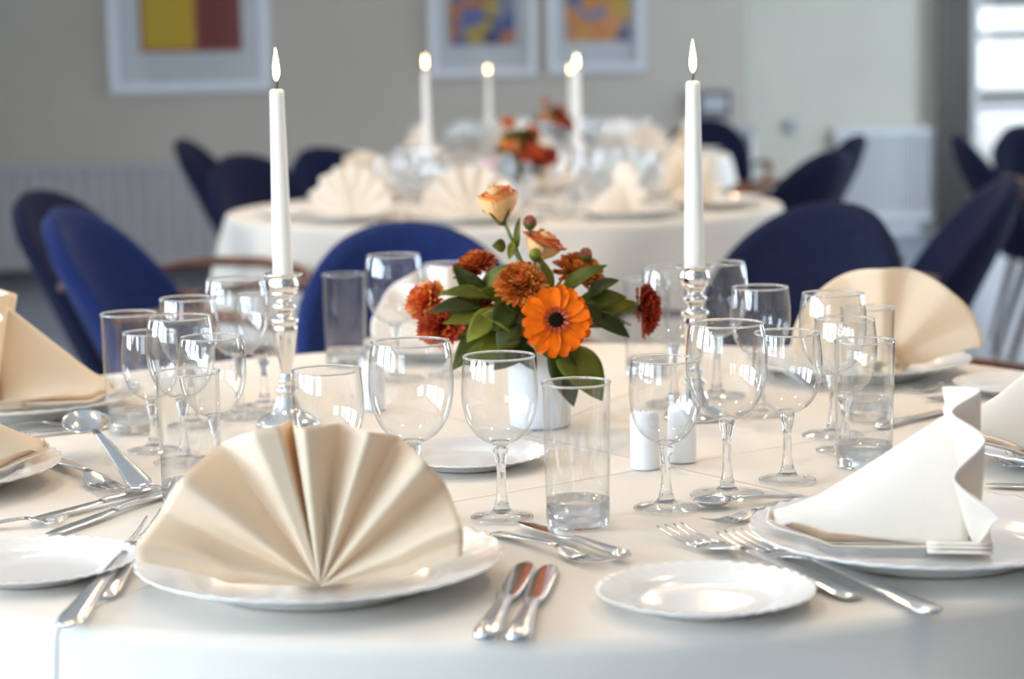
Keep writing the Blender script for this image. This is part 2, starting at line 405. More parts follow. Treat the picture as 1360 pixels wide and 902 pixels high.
def picture(u0, u1, vb, mat_art, art, label, blocks=None):
    """frame from pixel columns u0..u1 with its bottom edge on row vb; art: (ua,ub,vbottom)"""
    y = WY - .03
    A, B = on_y(u0, vb, y), on_y(u1, vb, y)
    z0 = (A.z + B.z) / 2; wd = B.x - A.x; h = wd * 1.12 if blocks is None else wd * .98
    t = empty('framed_picture', ((A.x + B.x) / 2, WY - .002, z0))
    fw = .045 if blocks is None else .05
    m = MB()
    m.add(*box(-wd / 2, -wd / 2 + fw, -.03, 0, 0, h)); m.add(*box(wd / 2 - fw, wd / 2, -.03, 0, 0, h))
    m.add(*box(-wd / 2 + fw, wd / 2 - fw, -.03, 0, 0, fw)); m.add(*box(-wd / 2 + fw, wd / 2 - fw, -.03, 0, h - fw, h))
    m.build('frame', MAT['frame'], t, smooth=False)
    m = MB(); m.add(*box(-wd / 2 + fw, wd / 2 - fw, -.014, 0, fw, h - fw)); m.build('mount', MAT['mat'], t, smooth=False)
    C, D = on_y(art[0], art[2], y), on_y(art[1], art[2], y)
    cx = (A.x + B.x) / 2; a0, a1, b0 = C.x - cx, D.x - cx, (C.z + D.z) / 2 - z0; b1 = h - (b0 * .9)
    if blocks is None:
        m = MB(); m.add(*box(a0, a1, -.019, -.0142, b0, b1)); m.build('artwork', mat_art, t, smooth=False)
    else:
        m = MB(); m.add(*box(a0, a1, -.017, -.0142, b0, b1)); art_o = m.build('artwork', MAT['rust'], t, smooth=False)
        sp = a0 + (a1 - a0) * .56; e = .02
        m = MB(); m.add(*box(a0 + e, sp - .012, -.019, -.0172, b0 + e, b1 - e)); m.build('colour_field', MAT['yellow'], art_o, smooth=False)['label'] = 'yellow block'
        m = MB(); m.add(*box(sp + .006, a1 - .006, -.019, -.0172, b0 + .012, b1 - .006)); m.build('colour_field', MAT['maroon'], art_o, smooth=False)['label'] = 'dark red block'
    tag(t, label, 'picture'); return t
picture(147, 360, 122, None, (186, 322, 69), 'framed abstract picture with a yellow and a dark red block', blocks=True)
picture(571, 714, 102, MAT['art_blue'], (597, 685, 60), 'silver framed abstract picture mostly blue, left of the orange one')
picture(728, 857, 96, MAT['art_orange'], (752, 838, 55), 'silver framed abstract picture mostly orange, on the grey wall')
# small dark-framed display by the corner
A, B = on_y(916, 156, WY - .03), on_y(970, 120, WY - .03)
t = empty('wall_panel_box', ((A.x + B.x) / 2, WY, A.z))
wd, h = B.x - A.x, B.z - A.z
m = MB(); m.add(*box(-wd / 2, wd / 2, -.03, 0, 0, h)); m.build('housing', MAT['dark_plastic'], t, smooth=False)
m = MB(); m.add(*box(-wd * .18, wd * .40, -.034, -.0302, h * .22, h * .80)); m.build('face_plate', MAT['mat'], t, smooth=False)['label'] = 'pale centre plate'
tag(t, 'small dark box with a pale centre on the wall near the room corner', 'wall box')
# round knob on the pale wall
c = on_y(1050, 168, WY2)
m = MB(); m.add(*lathe([(0, 0), (.05, 0), (.05, .02), (.042, .03), (0, .03)], 24)); m.xf(Matrix.Rotation(PI / 2, 4, 'X'))
tag(m.build('thermostat_switch', MAT['radiator'], loc=(c.x, WY2 - .001, c.z)), 'small round grey thermostat on the pale wall', 'thermostat')
# curtain
cx0, cx1 = on_y(1244, 60, WY2 - .12).x, on_y(1291, 60, WY2 - .12).x
m = MB(); n = 80
def cf(u, v):
    return (cx0 + u * (cx1 - cx0), WY2 - .13 + .035 * math.sin(u * 5 * 2 * PI), .03 + v * 2.5)
m.add(*grid(n, 2, cf)); o = m.build('curtain', MAT['curtain']); solidify(o, .004)
tag(o, 'grey curtain hanging in folds beside the bright glazed door', 'curtain')

# ------------------------------------------------------------------ tables
TR, TZ = .78, .75
T1 = (0.0, 2.19); T2 = (-.015, 5.88); T3 = (.17, 8.97)
def cloth_material():
    m, nt, b = newmat('tablecloth_linen')
    b.inputs['Base Color'].default_value = (.77, .715, .635, 1); b.inputs['Roughness'].default_value = .75
    b.inputs['Specular IOR Level'].default_value = .25; b.inputs['Sheen Weight'].default_value = .1
    tc = nt.nodes.new('ShaderNodeTexCoord')
    n = nt.nodes.new('ShaderNodeTexNoise'); n.inputs['Scale'].default_value = 700
    nt.links.new(tc.outputs['Object'], n.inputs['Vector'])
    sp = nt.nodes.new('ShaderNodeSeparateXYZ'); nt.links.new(tc.outputs['Object'], sp.inputs[0])
    def math_(op, *a):
        q = nt.nodes.new('ShaderNodeMath'); q.operation = op
        for i, x in enumerate(a):
            if isinstance(x, (int, float)): q.inputs[i].default_value = x
            else: nt.links.new(x, q.inputs[i])
        return q.outputs[0]
    tot = math_('MULTIPLY', n.outputs['Fac'], .04)
    # ironed fold lines pressed into the cloth
    ax, ay = on_z(330, 497).xy; bx_, by_ = on_z(1085, 664).xy
    ang = math.atan2(by_ - ay, bx_ - ax)
    for (px, py, a) in [(ax - T1[0], ay - T1[1], ang), (-.30, -.62, ang + PI / 2 + .5), (0.5, 0.1, ang + PI / 2)]:
        nx, ny = -math.sin(a), math.cos(a)
        d = math_('ADD', math_('MULTIPLY', sp.outputs[0], nx), math_('MULTIPLY', sp.outputs[1], ny))
        d = math_('ABSOLUTE', math_('SUBTRACT', d, px * nx + py * ny))
        r = math_('MAXIMUM', math_('SUBTRACT', 1.0, math_('DIVIDE', d, .005)), 0.0)
        tot = math_('ADD', tot, r)
    bp = nt.nodes.new('ShaderNodeBump'); bp.inputs['Strength'].default_value = .7; bp.inputs['Distance'].default_value = .003
    nt.links.new(tot, bp.inputs['Height']); nt.links.new(bp.outputs['Normal'], b.inputs['Normal'])
    return m
MAT['cloth'] = cloth_material()
def cloth_mesh(seed, drop=.42, nfold=11, amp=.05):
    rnd = random.Random(seed); ph = [rnd.uniform(0, 2 * PI) for _ in range(4)]
    prof = [(i / 14 * (TR - .01), 0, 0) for i in range(1, 15)]
    for k in range(1, 7):
        a = k / 6 * PI / 2; prof.append((TR - .01 + .014 * math.sin(a), -.014 * (1 - math.cos(a)), 0))
    for k in range(1, 15): prof.append((TR + .004, -.014 - (drop - .014) * k / 14, k / 14))
    seg = 256; v = [(0, 0, 0)]; f = []
    for r, z, d in prof:
        for k in range(seg):
            a = 2 * PI * k / seg
            wv = .55 * math.sin(nfold * a + ph[0]) + .3 * math.sin((nfold - 4) * a + ph[1]) + .25 * math.sin((nfold + 6) * a + ph[2])
            q = r + d ** .8 * ((.045 if amp < .06 else .02) + amp * wv)
            v.append((q * math.cos(a), q * math.sin(a), z))
    for k in range(seg): f.append((0, 1 + k, 1 + (k + 1) % seg))
    for j in range(len(prof) - 1):
        for k in range(seg):
            k2 = (k + 1) % seg; f.append((1 + j * seg + k, 1 + (j + 1) * seg + k, 1 + (j + 1) * seg + k2, 1 + j * seg + k2))
    m = MB(); m.add(v, f); return m
def table(pos, seed, lab_t, lab_c):
    t = empty('round_table', (pos[0], pos[1], 0))
    m = MB(); m.add(*lathe([(0, TZ - .028), (TR - .012, TZ - .028), (TR - .012, TZ - .003), (0, TZ - .003)], 64)); m.build('tabletop', MAT['board'], t, smooth=False)
    for k in range(4):
        a = PI / 4 + k * PI / 2
        m = MB(); m.add(*tube([(.5 * math.cos(a), .5 * math.sin(a), TZ - .0285), (.55 * math.cos(a), .55 * math.sin(a), 0)], .02, 12)); m.build('leg', MAT['dark_wood'], t)
    tag(t, lab_t, 'table')
    c = cloth_mesh(seed, amp=.05 if seed == 3 else .085).build('tablecloth', MAT['cloth'], loc=(pos[0], pos[1], TZ))
    tag(c, lab_c, 'tablecloth')
table(T1, 3, 'round banquet table in front under the nearest white cloth', 'white tablecloth on the nearest round table, in sharp focus')
table(T2, 5, 'round banquet table behind the orange flowers, under a blurred white cloth', 'blurred white tablecloth hanging from the second round table')
table(T3, 9, 'round banquet table farthest back by the wall', 'blurred white tablecloth on the farthest round table')

# ------------------------------------------------------------------ chairs
def chair_proto(name, cloth):
    t = empty(name)
    # faces +Y; tub shell of upholstery, tall at the back, falling towards the arms
    PHI = R_(60); n, mm = 45, 16
    def top(ph): return .50 + .34 * (1 - min(1, abs(ph / PHI)) ** 2.3) ** .62
    def surf(ph, w, off):
        z0 = .41; z = z0 + w * (top(ph) - z0)
        k = (z - .41) / .43
        r = .215 + .065 * min(1, k * 1.3) + off
        rec = -.13 * k
        return (r * 1.0 * math.sin(ph), -r * math.cos(ph) + rec + .03, z)
    v = []; f = []
    ring = []
    for i in range(n):
        ph = -PHI + 2 * PHI * i / (n - 1)
        th = .024 * (1 - .5 * abs(ph / PHI) ** 4)
        loop = [surf(ph, j / mm, th) for j in range(mm + 1)]
        zt = top(ph)
        p_o, p_i = Vector(loop[-1]), Vector(surf(ph, 1, -th))
        mid = (p_o + p_i) / 2
        for a in (.35, .65):
            q = p_o.lerp(p_i, a); q.z += th * .9; loop.append(tuple(q))
        loop += [surf(ph, 1 - j / mm, -th) for j in range(mm + 1)]
        ring.append(loop)
    L = len(ring[0])
    for lp in ring: v += lp
    for i in range(n - 1):
        for j in range(L):
            j2 = (j + 1) % L; f.append((i * L + j, (i + 1) * L + j, (i + 1) * L + j2, i * L + j2))
    f.append(tuple(range(L))); f.append(tuple((n - 1) * L + j for j in range(L))[::-1])
    m = MB(); m.add(v, f); m.build('backrest', cloth, t)
    prof = [(0, .385), (.19, .385), (.215, .395), (.225, .42), (.215, .45), (.18, .462), (0, .466)]
    sv, sf = lathe(prof, 40)
    m = MB(); m.add([(x * 1.02, y + .06 + (.02 * (y > 0)), z) for x, y, z in sv], sf); m.build('seat', cloth, t)
    for s in (-1, 1):
        pts = [(s * .232, -.165, .645), (s * .272, -.04, .662), (s * .29, .10, .66), (s * .285, .20, .642), (s * .27, .255, .60), (s * .262, .262, .52), (s * .255, .255, .40)]
        m = MB(); m.add(*tube(pts, [.012, .017, .018, .017, .015, .014, .013], 12, .8)); m.build('armrest', MAT['wood'], t)
    for sx, sy in ((-1, 1), (1, 1), (-1, -1), (1, -1)):
        a = (sx * .19, .06 + sy * .15, .39); b = (sx * .235, .04 + sy * .25, 0)
        m = MB(); m.add(*tube([a, ((a[0] + b[0]) / 2, (a[1] + b[1]) / 2, .2), b], [.018, .015, .010], 12)); m.build('leg', MAT['dark_wood'], t)
    return t
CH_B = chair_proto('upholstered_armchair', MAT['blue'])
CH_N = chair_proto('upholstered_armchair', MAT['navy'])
def chair(u, v, rz, label, kind='b', ztop=.845, at=None):
    """a chair whose backrest top is seen at pixel (u, v); rz 0 faces +Y, 90 faces -X"""
    o = proto(CH_B if kind == 'b' else CH_N); rz = R_(rz)
    if at is None:
        d = ray(u, v); t = (ztop - CAM.z) / d.z; p = CAM + d * t
        back = Vector((0, -.38, 0)); back.rotate(Euler((0, 0, rz))); at = (p.x - back.x, p.y - back.y)
    o.location = (at[0], at[1], 0); o.rotation_euler = (0, 0, rz)
    tag(o, label, 'chair', 'blue upholstered armchairs'); return o
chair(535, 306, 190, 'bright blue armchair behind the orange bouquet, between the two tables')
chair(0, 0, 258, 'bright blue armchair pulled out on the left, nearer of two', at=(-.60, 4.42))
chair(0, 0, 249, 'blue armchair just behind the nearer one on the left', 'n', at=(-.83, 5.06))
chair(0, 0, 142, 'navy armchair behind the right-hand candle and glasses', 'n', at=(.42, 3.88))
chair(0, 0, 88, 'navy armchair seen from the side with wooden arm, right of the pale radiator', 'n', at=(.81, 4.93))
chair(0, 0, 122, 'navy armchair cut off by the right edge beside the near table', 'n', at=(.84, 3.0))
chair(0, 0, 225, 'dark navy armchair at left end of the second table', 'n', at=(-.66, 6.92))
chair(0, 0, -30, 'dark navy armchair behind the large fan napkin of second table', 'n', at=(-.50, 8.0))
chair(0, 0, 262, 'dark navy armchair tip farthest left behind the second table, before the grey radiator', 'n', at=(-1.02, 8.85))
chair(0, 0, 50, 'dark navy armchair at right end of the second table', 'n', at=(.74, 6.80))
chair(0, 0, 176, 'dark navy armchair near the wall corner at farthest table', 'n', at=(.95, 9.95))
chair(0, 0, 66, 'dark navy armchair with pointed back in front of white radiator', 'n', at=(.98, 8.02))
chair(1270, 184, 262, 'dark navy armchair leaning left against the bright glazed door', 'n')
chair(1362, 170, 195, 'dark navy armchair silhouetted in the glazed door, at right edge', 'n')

# ------------------------------------------------------------------ plates
def plate_mb(Rr, seg=160):
    k = Rr / .14
    prof = [(0, .004), (.045, .004), (.082, .0045), (.090, .0065), (.096, .0105), (.104, .0135), (.118, .0170), (.130, .0198), (.1385, .0222), (.140, .0226),
            (.1403, .0218), (.1395, .0208), (.128, .0168), (.112, .0128), (.098, .0085), (.088, .002), (.083, 0), (.079, 0), (.077, .002), (0, .002)]
    v = []; f = []; rings = []
    for (r, z) in prof:
        if r == 0: rings.append([len(v)]); v.append((0, 0, z * k)); continue
        ids = []
        for q in range(seg):
            a = 2 * PI * q / seg
            g = max(0, (r - .102) / .038)
            dz = .0007 * g * math.sin(40 * a + 300 * r) if r > .1 else 0
            rr = r + (.0009 * math.sin(40 * a + 300 * r) if r > .137 else 0)
            ids.append(len(v)); v.append((rr * k * math.cos(a), rr * k * math.sin(a), z * k + dz))
        rings.append(ids)
    for a, b in zip(rings, rings[1:]):
        for q in range(seg):
            q2 = (q + 1) % seg
            if len(a) == 1: f.append((a[0], b[q], b[q2]))
            elif len(b) == 1: f.append((a[q], b[0], a[q2]))
            else: f.append((a[q], b[q], b[q2], a[q2]))
    m = MB(); m.add(v, f); return m
PL = plate_mb(.14).mesh('dinner_plate', MAT['porcelain'])
PS = plate_mb(.081).mesh('side_plate', MAT['porcelain'])
EPS = .0012
def plate(u, v, kind, label, sc_=1.0):
    p = on_z(u, v, TZ + (.02 if kind == 'd' else .012))
    o = link('dinner_plate' if kind == 'd' else 'side_plate', PL if kind == 'd' else PS, loc=(p.x, p.y, TZ + EPS)); o.scale = (sc_,) * 3
    o.rotation_euler.z = random.uniform(0, 6)
    tag(o, label, 'plate', 'white dinner plates on the near table' if kind == 'd' else 'white side plates on the near table')
    return o
p_front = plate(425, 743, 'd', 'white dinner plate under the big pleated fan napkin in front', 1.02)
p_fr = plate(1232, 704, 'd', 'white dinner plate under the daylit napkin at front right', 1.02)
p_l2 = plate(-112, 622, 'd', 'white dinner plate cut by left edge behind the left spoon')
p_l1 = plate(28, 527, 'd', 'white dinner plate under the cream napkin at far left')
p_rb = plate(1140, 478, 'd', 'white dinner plate under the rounded cream napkin at back right')
p_r = plate(1462, 588, 'd', 'white dinner plate mostly cut off by right edge')
p_b = plate(603, 452, 'd', 'white dinner plate behind the bouquet under a pale napkin', .9)
plate(937, 783, 's', 'small white side plate in front of the tumbler, right of two knives')
plate(48, 745, 's', 'small white side plate in the bottom left corner', 1.0)
plate(622, 602, 's', 'small white plate behind the front wine glasses, left of white vase')
plate(1358, 509, 's', 'small white side plate at the right edge behind napkins')

# ------------------------------------------------------------------ napkins
def interp(tab, x):
    if x <= tab[0][0]: return tab[0][1]
    for (a, p), (b, q) in zip(tab, tab[1:]):
        if x <= b: return p + (q - p) * (x - a) / (b - a)
    return tab[-1][1]
def smooth_interp(tab, x):
    if x <= tab[0][0]: return tab[0][1]
    for (a, p), (b, q) in zip(tab, tab[1:]):
        if x <= b:
            t = (x - a) / (b - a); e = t * t * (3 - 2 * t); t = .2 * t + .8 * e; return p + (q - p) * t
    return tab[-1][1]
PLATE_H = [(0, .0045), (.084, .0046), (.096, .0108), (.118, .0175), (.140, .0232), (.3, .0232)]
# ridge (+) and valley (-) lines of the front fan, degrees from the right-hand side
FRONT_PLEATS = [(5, .1), (12, .2), (22, .75), (36, -.85), (49, .85), (60, -.85), (71, .9), (81, -.75), (93, 1.25), (96.5, 1.0), (99, -1.7), (102.5, .9), (110, .95), (124, -.85), (139, .85), (154, -.75), (166, .65), (176, .0)]
FRONT_R = [(5, .108), (14, .112), (37, .122), (60, .126), (82, .122), (93, .122), (99, .125), (106, .128), (124, .130), (155, .134), (166, .138), (176, .136)]
def even_pleats(n, a0, a1, seed):
    rnd = random.Random(seed)
    return [(a0 + (a1 - a0) * i / n, (1 if i % 2 else -1) * rnd.uniform(.75, 1.1)) for i in range(n + 1)]
EVEN_R = [(0, .130), (45, .134), (90, .137), (135, .134), (180, .130)]
def fan_mb(pleats, Rt, amp=.015, lean=.10, off=(0, 0), nu=260, nv=20):
    """pleated fan standing in the xz plane, base at the origin, face towards -y; off: where the plate centre lies"""
    a0, a1 = pleats[0][0], pleats[-1][0]
    def fn(u, v):
        deg = a0 + (a1 - a0) * u; th = R_(deg)
        tri = smooth_interp(pleats, deg); Rr = interp(Rt, deg)
        r = .0012 + v * (Rr - .0012); g = r / Rr
        r2 = r * (1 + .012 * tri * g)
        x = r2 * math.cos(th); z = max(0, r2 * math.sin(th))
        y = -amp * (g ** .8) * tri + lean * z - .10 * max(0, abs(x) - .05) * (1 - min(1, z / .08))
        lift = interp(PLATE_H, math.hypot(x - off[0], y - off[1])) - .0045
        z = z + lift * max(0, 1 - z / .05) + .003
        return (x, y, z)
    m = MB(); m.add(*grid(nu, nv, fn)); return m
def fin_mb(L=.135, H=.120, bulge=.012, off=(0, 0), roll=.012, plies=True):
    """the folded-over support behind a fan: a smooth wedge from the spine back to a rolled tail at y=L"""
    m = MB(); n = 22
    def lifted(p):
        l = interp(PLATE_H, math.hypot(p[0] - off[0], p[1] - off[1])) - .0045
        return (p[0], p[1], p[2] + l * max(0, 1 - p[2] / .06) + .003)
    def top(u): return (H - .016) * (1 - u) ** 1.02 + .016
    # one sheet: down one side, round the ridge, down the other; rolled open along the bottom
    def fn(u, v):
        y = u * L; q = v * 2 - 1; s = 1 if q >= 0 else -1; a = abs(q)
        zt = top(u)
        open_ = bulge * (.35 + .65 * math.sin(PI * min(1, .15 + u * .8))) + roll * u
        x = s * (open_ * math.sin(min(1, a * 1.15) * PI / 2) ** .8)
        z = zt * (1 - a ** 1.15) + .013 * min(1, u * 1.5) * a ** 2 * (1 - .9 * max(0, u - .9) / .1)
        return lifted((x, y + .006, z))
    m.add(*grid(n, 41, fn))
    # the lower ply lying on the plate, a dark gap under the lifted flap; at the tail it rolls up into the flap
    for s in (1, -1):
        def hem(u, v, s=s):
            x0 = bulge * (.35 + .65 * math.sin(PI * min(1, .15 + u * .8))) + roll * u
            end = max(0, (u - .9) / .1)
            z = .0008 + .0035 * v ** 3 + .010 * end * end
            return lifted((s * (x0 * .25 + v * (x0 * .75 + .007 * (1 - end))), .008 + u * (L + .003) + .006 * math.sin(PI * min(1, end)) , z))
        m.add(*grid(n + 6, 10, hem))
    # stacked plies peeping out below the spine
    for k in range(3 if plies else 0):
        def ply(u, v, k=k):
            return lifted(((u - .5) * (.060 - .008 * k), -.012 + v * .05, .0015 + .0022 * k + .001 * math.sin(u * 5 + k)))
        m.add(*grid(8, 6, ply))
    return m
def napkin(pl, rz, label, mat, pleats, Rt, sc_=1.0, dx=0, dy=0, amp=.015, lean=.10, fin=(.135, .120), dz=.0065, plies=True):
    rzr = R_(rz); v = Vector((-dx, -dy, 0)); v.rotate(Euler((0, 0, -rzr))); off = (v.x / sc_, v.y / sc_)
    t = empty('folded_napkin', (pl.location.x + dx, pl.location.y + dy, pl.location.z + dz), rzr); t.scale = (sc_,) * 3
    o = fan_mb(pleats, Rt, amp, lean, off).build('pleated_fan', mat, t); solidify(o, .0016)
    o = fin_mb(fin[0], fin[1], off=off, plies=plies).build('support_fold', mat, t); solidify(o, .0014)
    return tag(t, label, 'napkin', 'folded napkins on the near table')
NC, NW = MAT['napkin'], MAT['napkin_daylit']
napkin(p_front, 3, 'large cream napkin folded as a pleated fan, on the front plate', NC, FRONT_PLEATS, FRONT_R, 1.0, .004, -.048, .0205, fin=(.12, .10), plies=False)
napkin(p_fr, 80, 'daylit cream napkin seen side-on with smooth sloping flap, on front right plate', NW, even_pleats(9, 22, 158, 5), [(r, q * .925) for r, q in EVEN_R], 1.02, .034, -.022, .013, fin=(.150, .116))
napkin(p_l1, -82, 'cream napkin seen side-on sloping down to the right, on far left plate', NC, even_pleats(9, 30, 150, 8), EVEN_R, 1.0, -.03, 0, .012, fin=(.130, .128))
napkin(p_l2, -70, 'cream napkin showing only its tip at the left edge', NC, even_pleats(9, 30, 150, 8), EVEN_R, 1.0, -.02, 0, .012)
BACK_R = [(5, .118), (40, .124), (90, .122), (140, .124), (175, .118)]
napkin(p_rb, 164, 'rounded cream napkin seen from behind, on the back right plate', NC, [(4, 0), (22, .5), (45, -.5), (66, .5), (88, -.7), (104, .6), (130, -.4), (152, .5), (176, 0)], BACK_R, 1.03, .036, .01, .011, .05, fin=(.075, .032))
napkin(p_r, 95, 'daylit cream napkin cut off by right edge, beside the front right napkin', NW, even_pleats(9, 22, 158, 15), EVEN_R, 1.0, -.02, 0, .013)
napkin(p_b, 178, 'pale napkin standing behind the bouquet and blue chair', NW, even_pleats(12, 4, 176, 6), BACK_R, .95, -.005, 0, .008, .05, fin=(.075, .03))

# ------------------------------------------------------------------ glasses
def bowl_prof(z0, H, rm, rr):
    T = [(0, .12), (.02, .26), (.05, .42), (.10, .585), (.17, .73), (.26, .85), (.36, .93), (.48, .985), (.58, 1.0), (.70, .995), (.82, .97), (.92, .94), (1, None)]
    return [((rm * k if k is not None else rr), z0 + t * (H - z0)) for t, k in T]
def wine_glass_proto(H, z0, rm, rr, fr, seg=56, whole=False, rim=.0011):
    bw = MB(); bw.add(*lathe(bowl_prof(z0, H, rm, rr), seg), 0); bw.add(*torus(rr, rim, H, seg, 8), 1)
    sp = [(.0, .0052), (.0105, .0056), (.0075, .010), (.0052, .018), (.0041, .030), (.0040, z0 - .022), (.0050, z0 - .012), (.0075, z0 - .004), (rm * .2, z0 + .001), (rm * .26, z0 + .0035), (0, z0 + .003)]
    st = MB(); st.add(*lathe(sp, 24))
    fp = [(0, .0), (fr * .97, .0), (fr, .0008), (fr * .985, .0018), (fr * .7, .0028), (fr * .4, .0042), (.0105, .0055), (0, .0058)]
    fp = [(fr * .99, .0012), (fr * .7, .0024), (fr * .4, .0040), (.0105, .0056), (.005, .0075)]
    ft = MB(); ft.add(*lathe(fp, seg), 0); ft.add(*torus(fr * .985, .0011, .0012, seg, 8), 1)
    if whole:
        b = MB(); b.add(bw.v, bw.f); b.m = list(bw.m); b.add(st.v, st.f, 1); b.add(ft.v, ft.f, 0)
        return b.mesh('wine_glass', [MAT['thin'], MAT['solid']])
    t = empty('wine_glass')
    bw.build('bowl', [MAT['thin'], MAT['solid']], t); st.build('stem', MAT['solid'], t); ft.build('foot', [MAT['thin'], MAT['solid']], t)
    return t
def tumbler_proto(H=.124, rt=.0292, rb=.0272, seg=56, whole=False):
    zb = .017
    w_ = MB(); w_.add(*lathe([(rb + .0002, .004), (rb + (rt - rb) * .3, H * .3), (rb + (rt - rb) * .7, H * .7), (rt, H)], seg), 0); w_.add(*torus(rt, .0011, H, seg, 8), 1)
    b = MB(); b.add(*lathe([(0, .0015), (rb - .006, .0), (rb - .002, .0006), (rb - .0002, .003), (rb, zb + .006), (rb - .0022, zb + .0045), (rb - .007, zb + .0005), (0, zb)], seg))
    if whole:
        q = MB(); q.add(w_.v, w_.f); q.m = list(w_.m); q.add(b.v, b.f, 1); return q.mesh('tumbler', [MAT['thin'], MAT['solid']])
    t = empty('tumbler'); w_.build('wall', [MAT['thin'], MAT['solid']], t).name = 'glass_wall'; b.build('thick_base', MAT['solid'], t); return t
GLASSES = []
def ease(items, fixed=(), rounds=60):
    """nudge standing things apart until none touch; items: [object, radius]"""
    for _ in range(rounds):
        for i, (a, ra) in enumerate(items):
            for b, rb in items[i + 1:]:
                d = Vector((b.location.x - a.location.x, b.location.y - a.location.y, 0)); need = ra + rb + .0015
                if 1e-6 < d.length < need:
                    e = d.normalized() * ((need - d.length) / 2); a.location -= e; b.location += e
            for (x, y, r) in fixed:
                d = Vector((a.location.x - x, a.location.y - y, 0)); need = ra + r + .001
                if 1e-6 < d.length < need: a.location += d.normalized() * (need - d.length)
RAD = {'b': .0376, 'm': .0342, 's': .0327, 't': .0305}
GB = wine_glass_proto(.160, .070, .0375, .0335, .0340)
GM = wine_glass_proto(.145, .066, .0340, .0312, .0275)
GS = wine_glass_proto(.135, .058, .0325, .0298, .0290)
TU = tumbler_proto()
def glass(kind, u, v, label, s=1.0):
    p = on_z(u, v)
    o = proto({'b': GB, 'm': GM, 's': GS, 't': TU}[kind]); o.location = (p.x, p.y, TZ + EPS); o.scale = (s,) * 3
    o.rotation_euler.z = random.uniform(0, 6); GLASSES.append([o, RAD[kind] * s])
    if kind == 't': tag(o, label, 'tumbler', 'tumblers on the near table')
    else: tag(o, label, 'wine glass', 'wine glasses on the near table')
    return o
# front setting
glass('s', 440, 693, 'small wine glass just above the pleated fan, right of left candlestick')
glass('b', 551, 695, 'large wine glass rising behind the right half of pleated fan')
glass('m', 667, 690, 'medium wine glass between the fan napkin and the front tumbler')
glass('t', 768, 699, 'straight tumbler in front below the orange gerbera', 1.01)
# right-front setting
glass('s', 885, 677, 'small wine glass in front of the white salt and pepper shakers')
glass('b', 966, 660, 'large wine glass in front of the right candlestick')
glass('m', 1046, 640, 'medium wine glass left of the front right tumbler', .98)
glass('t', 1148, 620, 'straight tumbler directly behind the daylit side-on napkin', 1.0)
# left-near setting
glass('s', 205, 600, 'small wine glass at far left, next to the left tumbler', .935)
glass('b', 246, 615, 'large wine glass in left cluster with rim above the nearest one', .935)
glass('b', 288, 638, 'medium wine glass behind the tumbler beside the fan napkin', .88)
glass('t', 256, 672, 'straight tumbler at left, touching the left edge of the fan napkin')
# left setting
glass('t', 184, 574, 'straight tumbler standing leftmost, in front of cream napkin', 1.07)
glass('m', 258, 566, 'medium wine glass at back of left cluster, before the blue chair')
glass('b', 312, 556, 'large wine glass at back of left cluster, tallest beside the left candlestick')
glass('s', 352, 541, 'small wine glass partly hidden behind the left candlestick')
# back setting
glass('t', 460, 487, 'straight tumbler in front of the bright blue chair', 1.0)
glass('b', 530, 505, 'large wine glass left of the bouquet, before the blue chair')
glass('m', 595, 500, 'wine glass behind the bouquet leaves, before the pale napkin')
# back right setting
glass('t', 860, 499, 'straight tumbler behind the red carnation')
glass('b', 898, 538, 'large wine glass left of the right candlestick')
glass('b', 950, 528, 'large wine glass right of the right candlestick')
glass('m', 1010, 553, 'medium wine glass in front of the navy chair, left of cream napkin')
# right setting
glass('b', 1106, 580, 'large wine glass in right cluster, highest rim before rounded cream napkin', .95)
glass('s', 1122, 600, 'small wine glass seen through the front right tumbler')
glass('t', 1152, 557, 'straight tumbler farthest back in right cluster')

# ------------------------------------------------------------------ candles
ST_PROF = [(0, 0), (36, 0), (36.5, 2), (35, 5), (30, 9), (22, 13), (17, 17), (13.5, 26), (10.5, 33), (8.5, 36), (12.5, 38), (13, 40.5), (12, 43), (7, 45), (6.5, 47), (9.5, 50), (9, 53), (6, 55),
           (6.2, 60), (8.5, 72), (11.5, 90), (13.6, 106), (13.6, 112), (12.6, 115), (15.3, 117), (15.6, 119.5), (14.5, 122), (9, 123), (8, 126), (9.5, 130), (13, 133), (13.3, 135.5), (12, 138), (8.2, 140), (8.2, 144),
           (11, 147), (15.5, 151), (17, 157), (16.2, 163), (14.5, 166.5), (15, 168), (20.5, 169.5), (22, 171), (21.5, 172), (13, 171.2), (11.8, 170), (11.6, 160), (0, 160)]
def candlestick_proto():
    t = empty('candlestick')
    foot = [(r / 1000, z / 1000) for r, z in ST_PROF[:10]] + [(0, .036)]
    shaft = [(0, .036)] + [(r / 1000, z / 1000) for r, z in ST_PROF[9:37]] + [(0, .151)]
    cup = [(0, .151)] + [(r / 1000, z / 1000) for r, z in ST_PROF[36:]]
    m = MB(); m.add(*lathe(foot, 56)); m.build('foot', MAT['silver'], t)
    m = MB(); m.add(*lathe(shaft, 48)); m.build('stem', MAT['silver'], t)
    m = MB(); m.add(*lathe(cup, 48)); m.build('candle_cup', MAT['silver'], t)
    return t
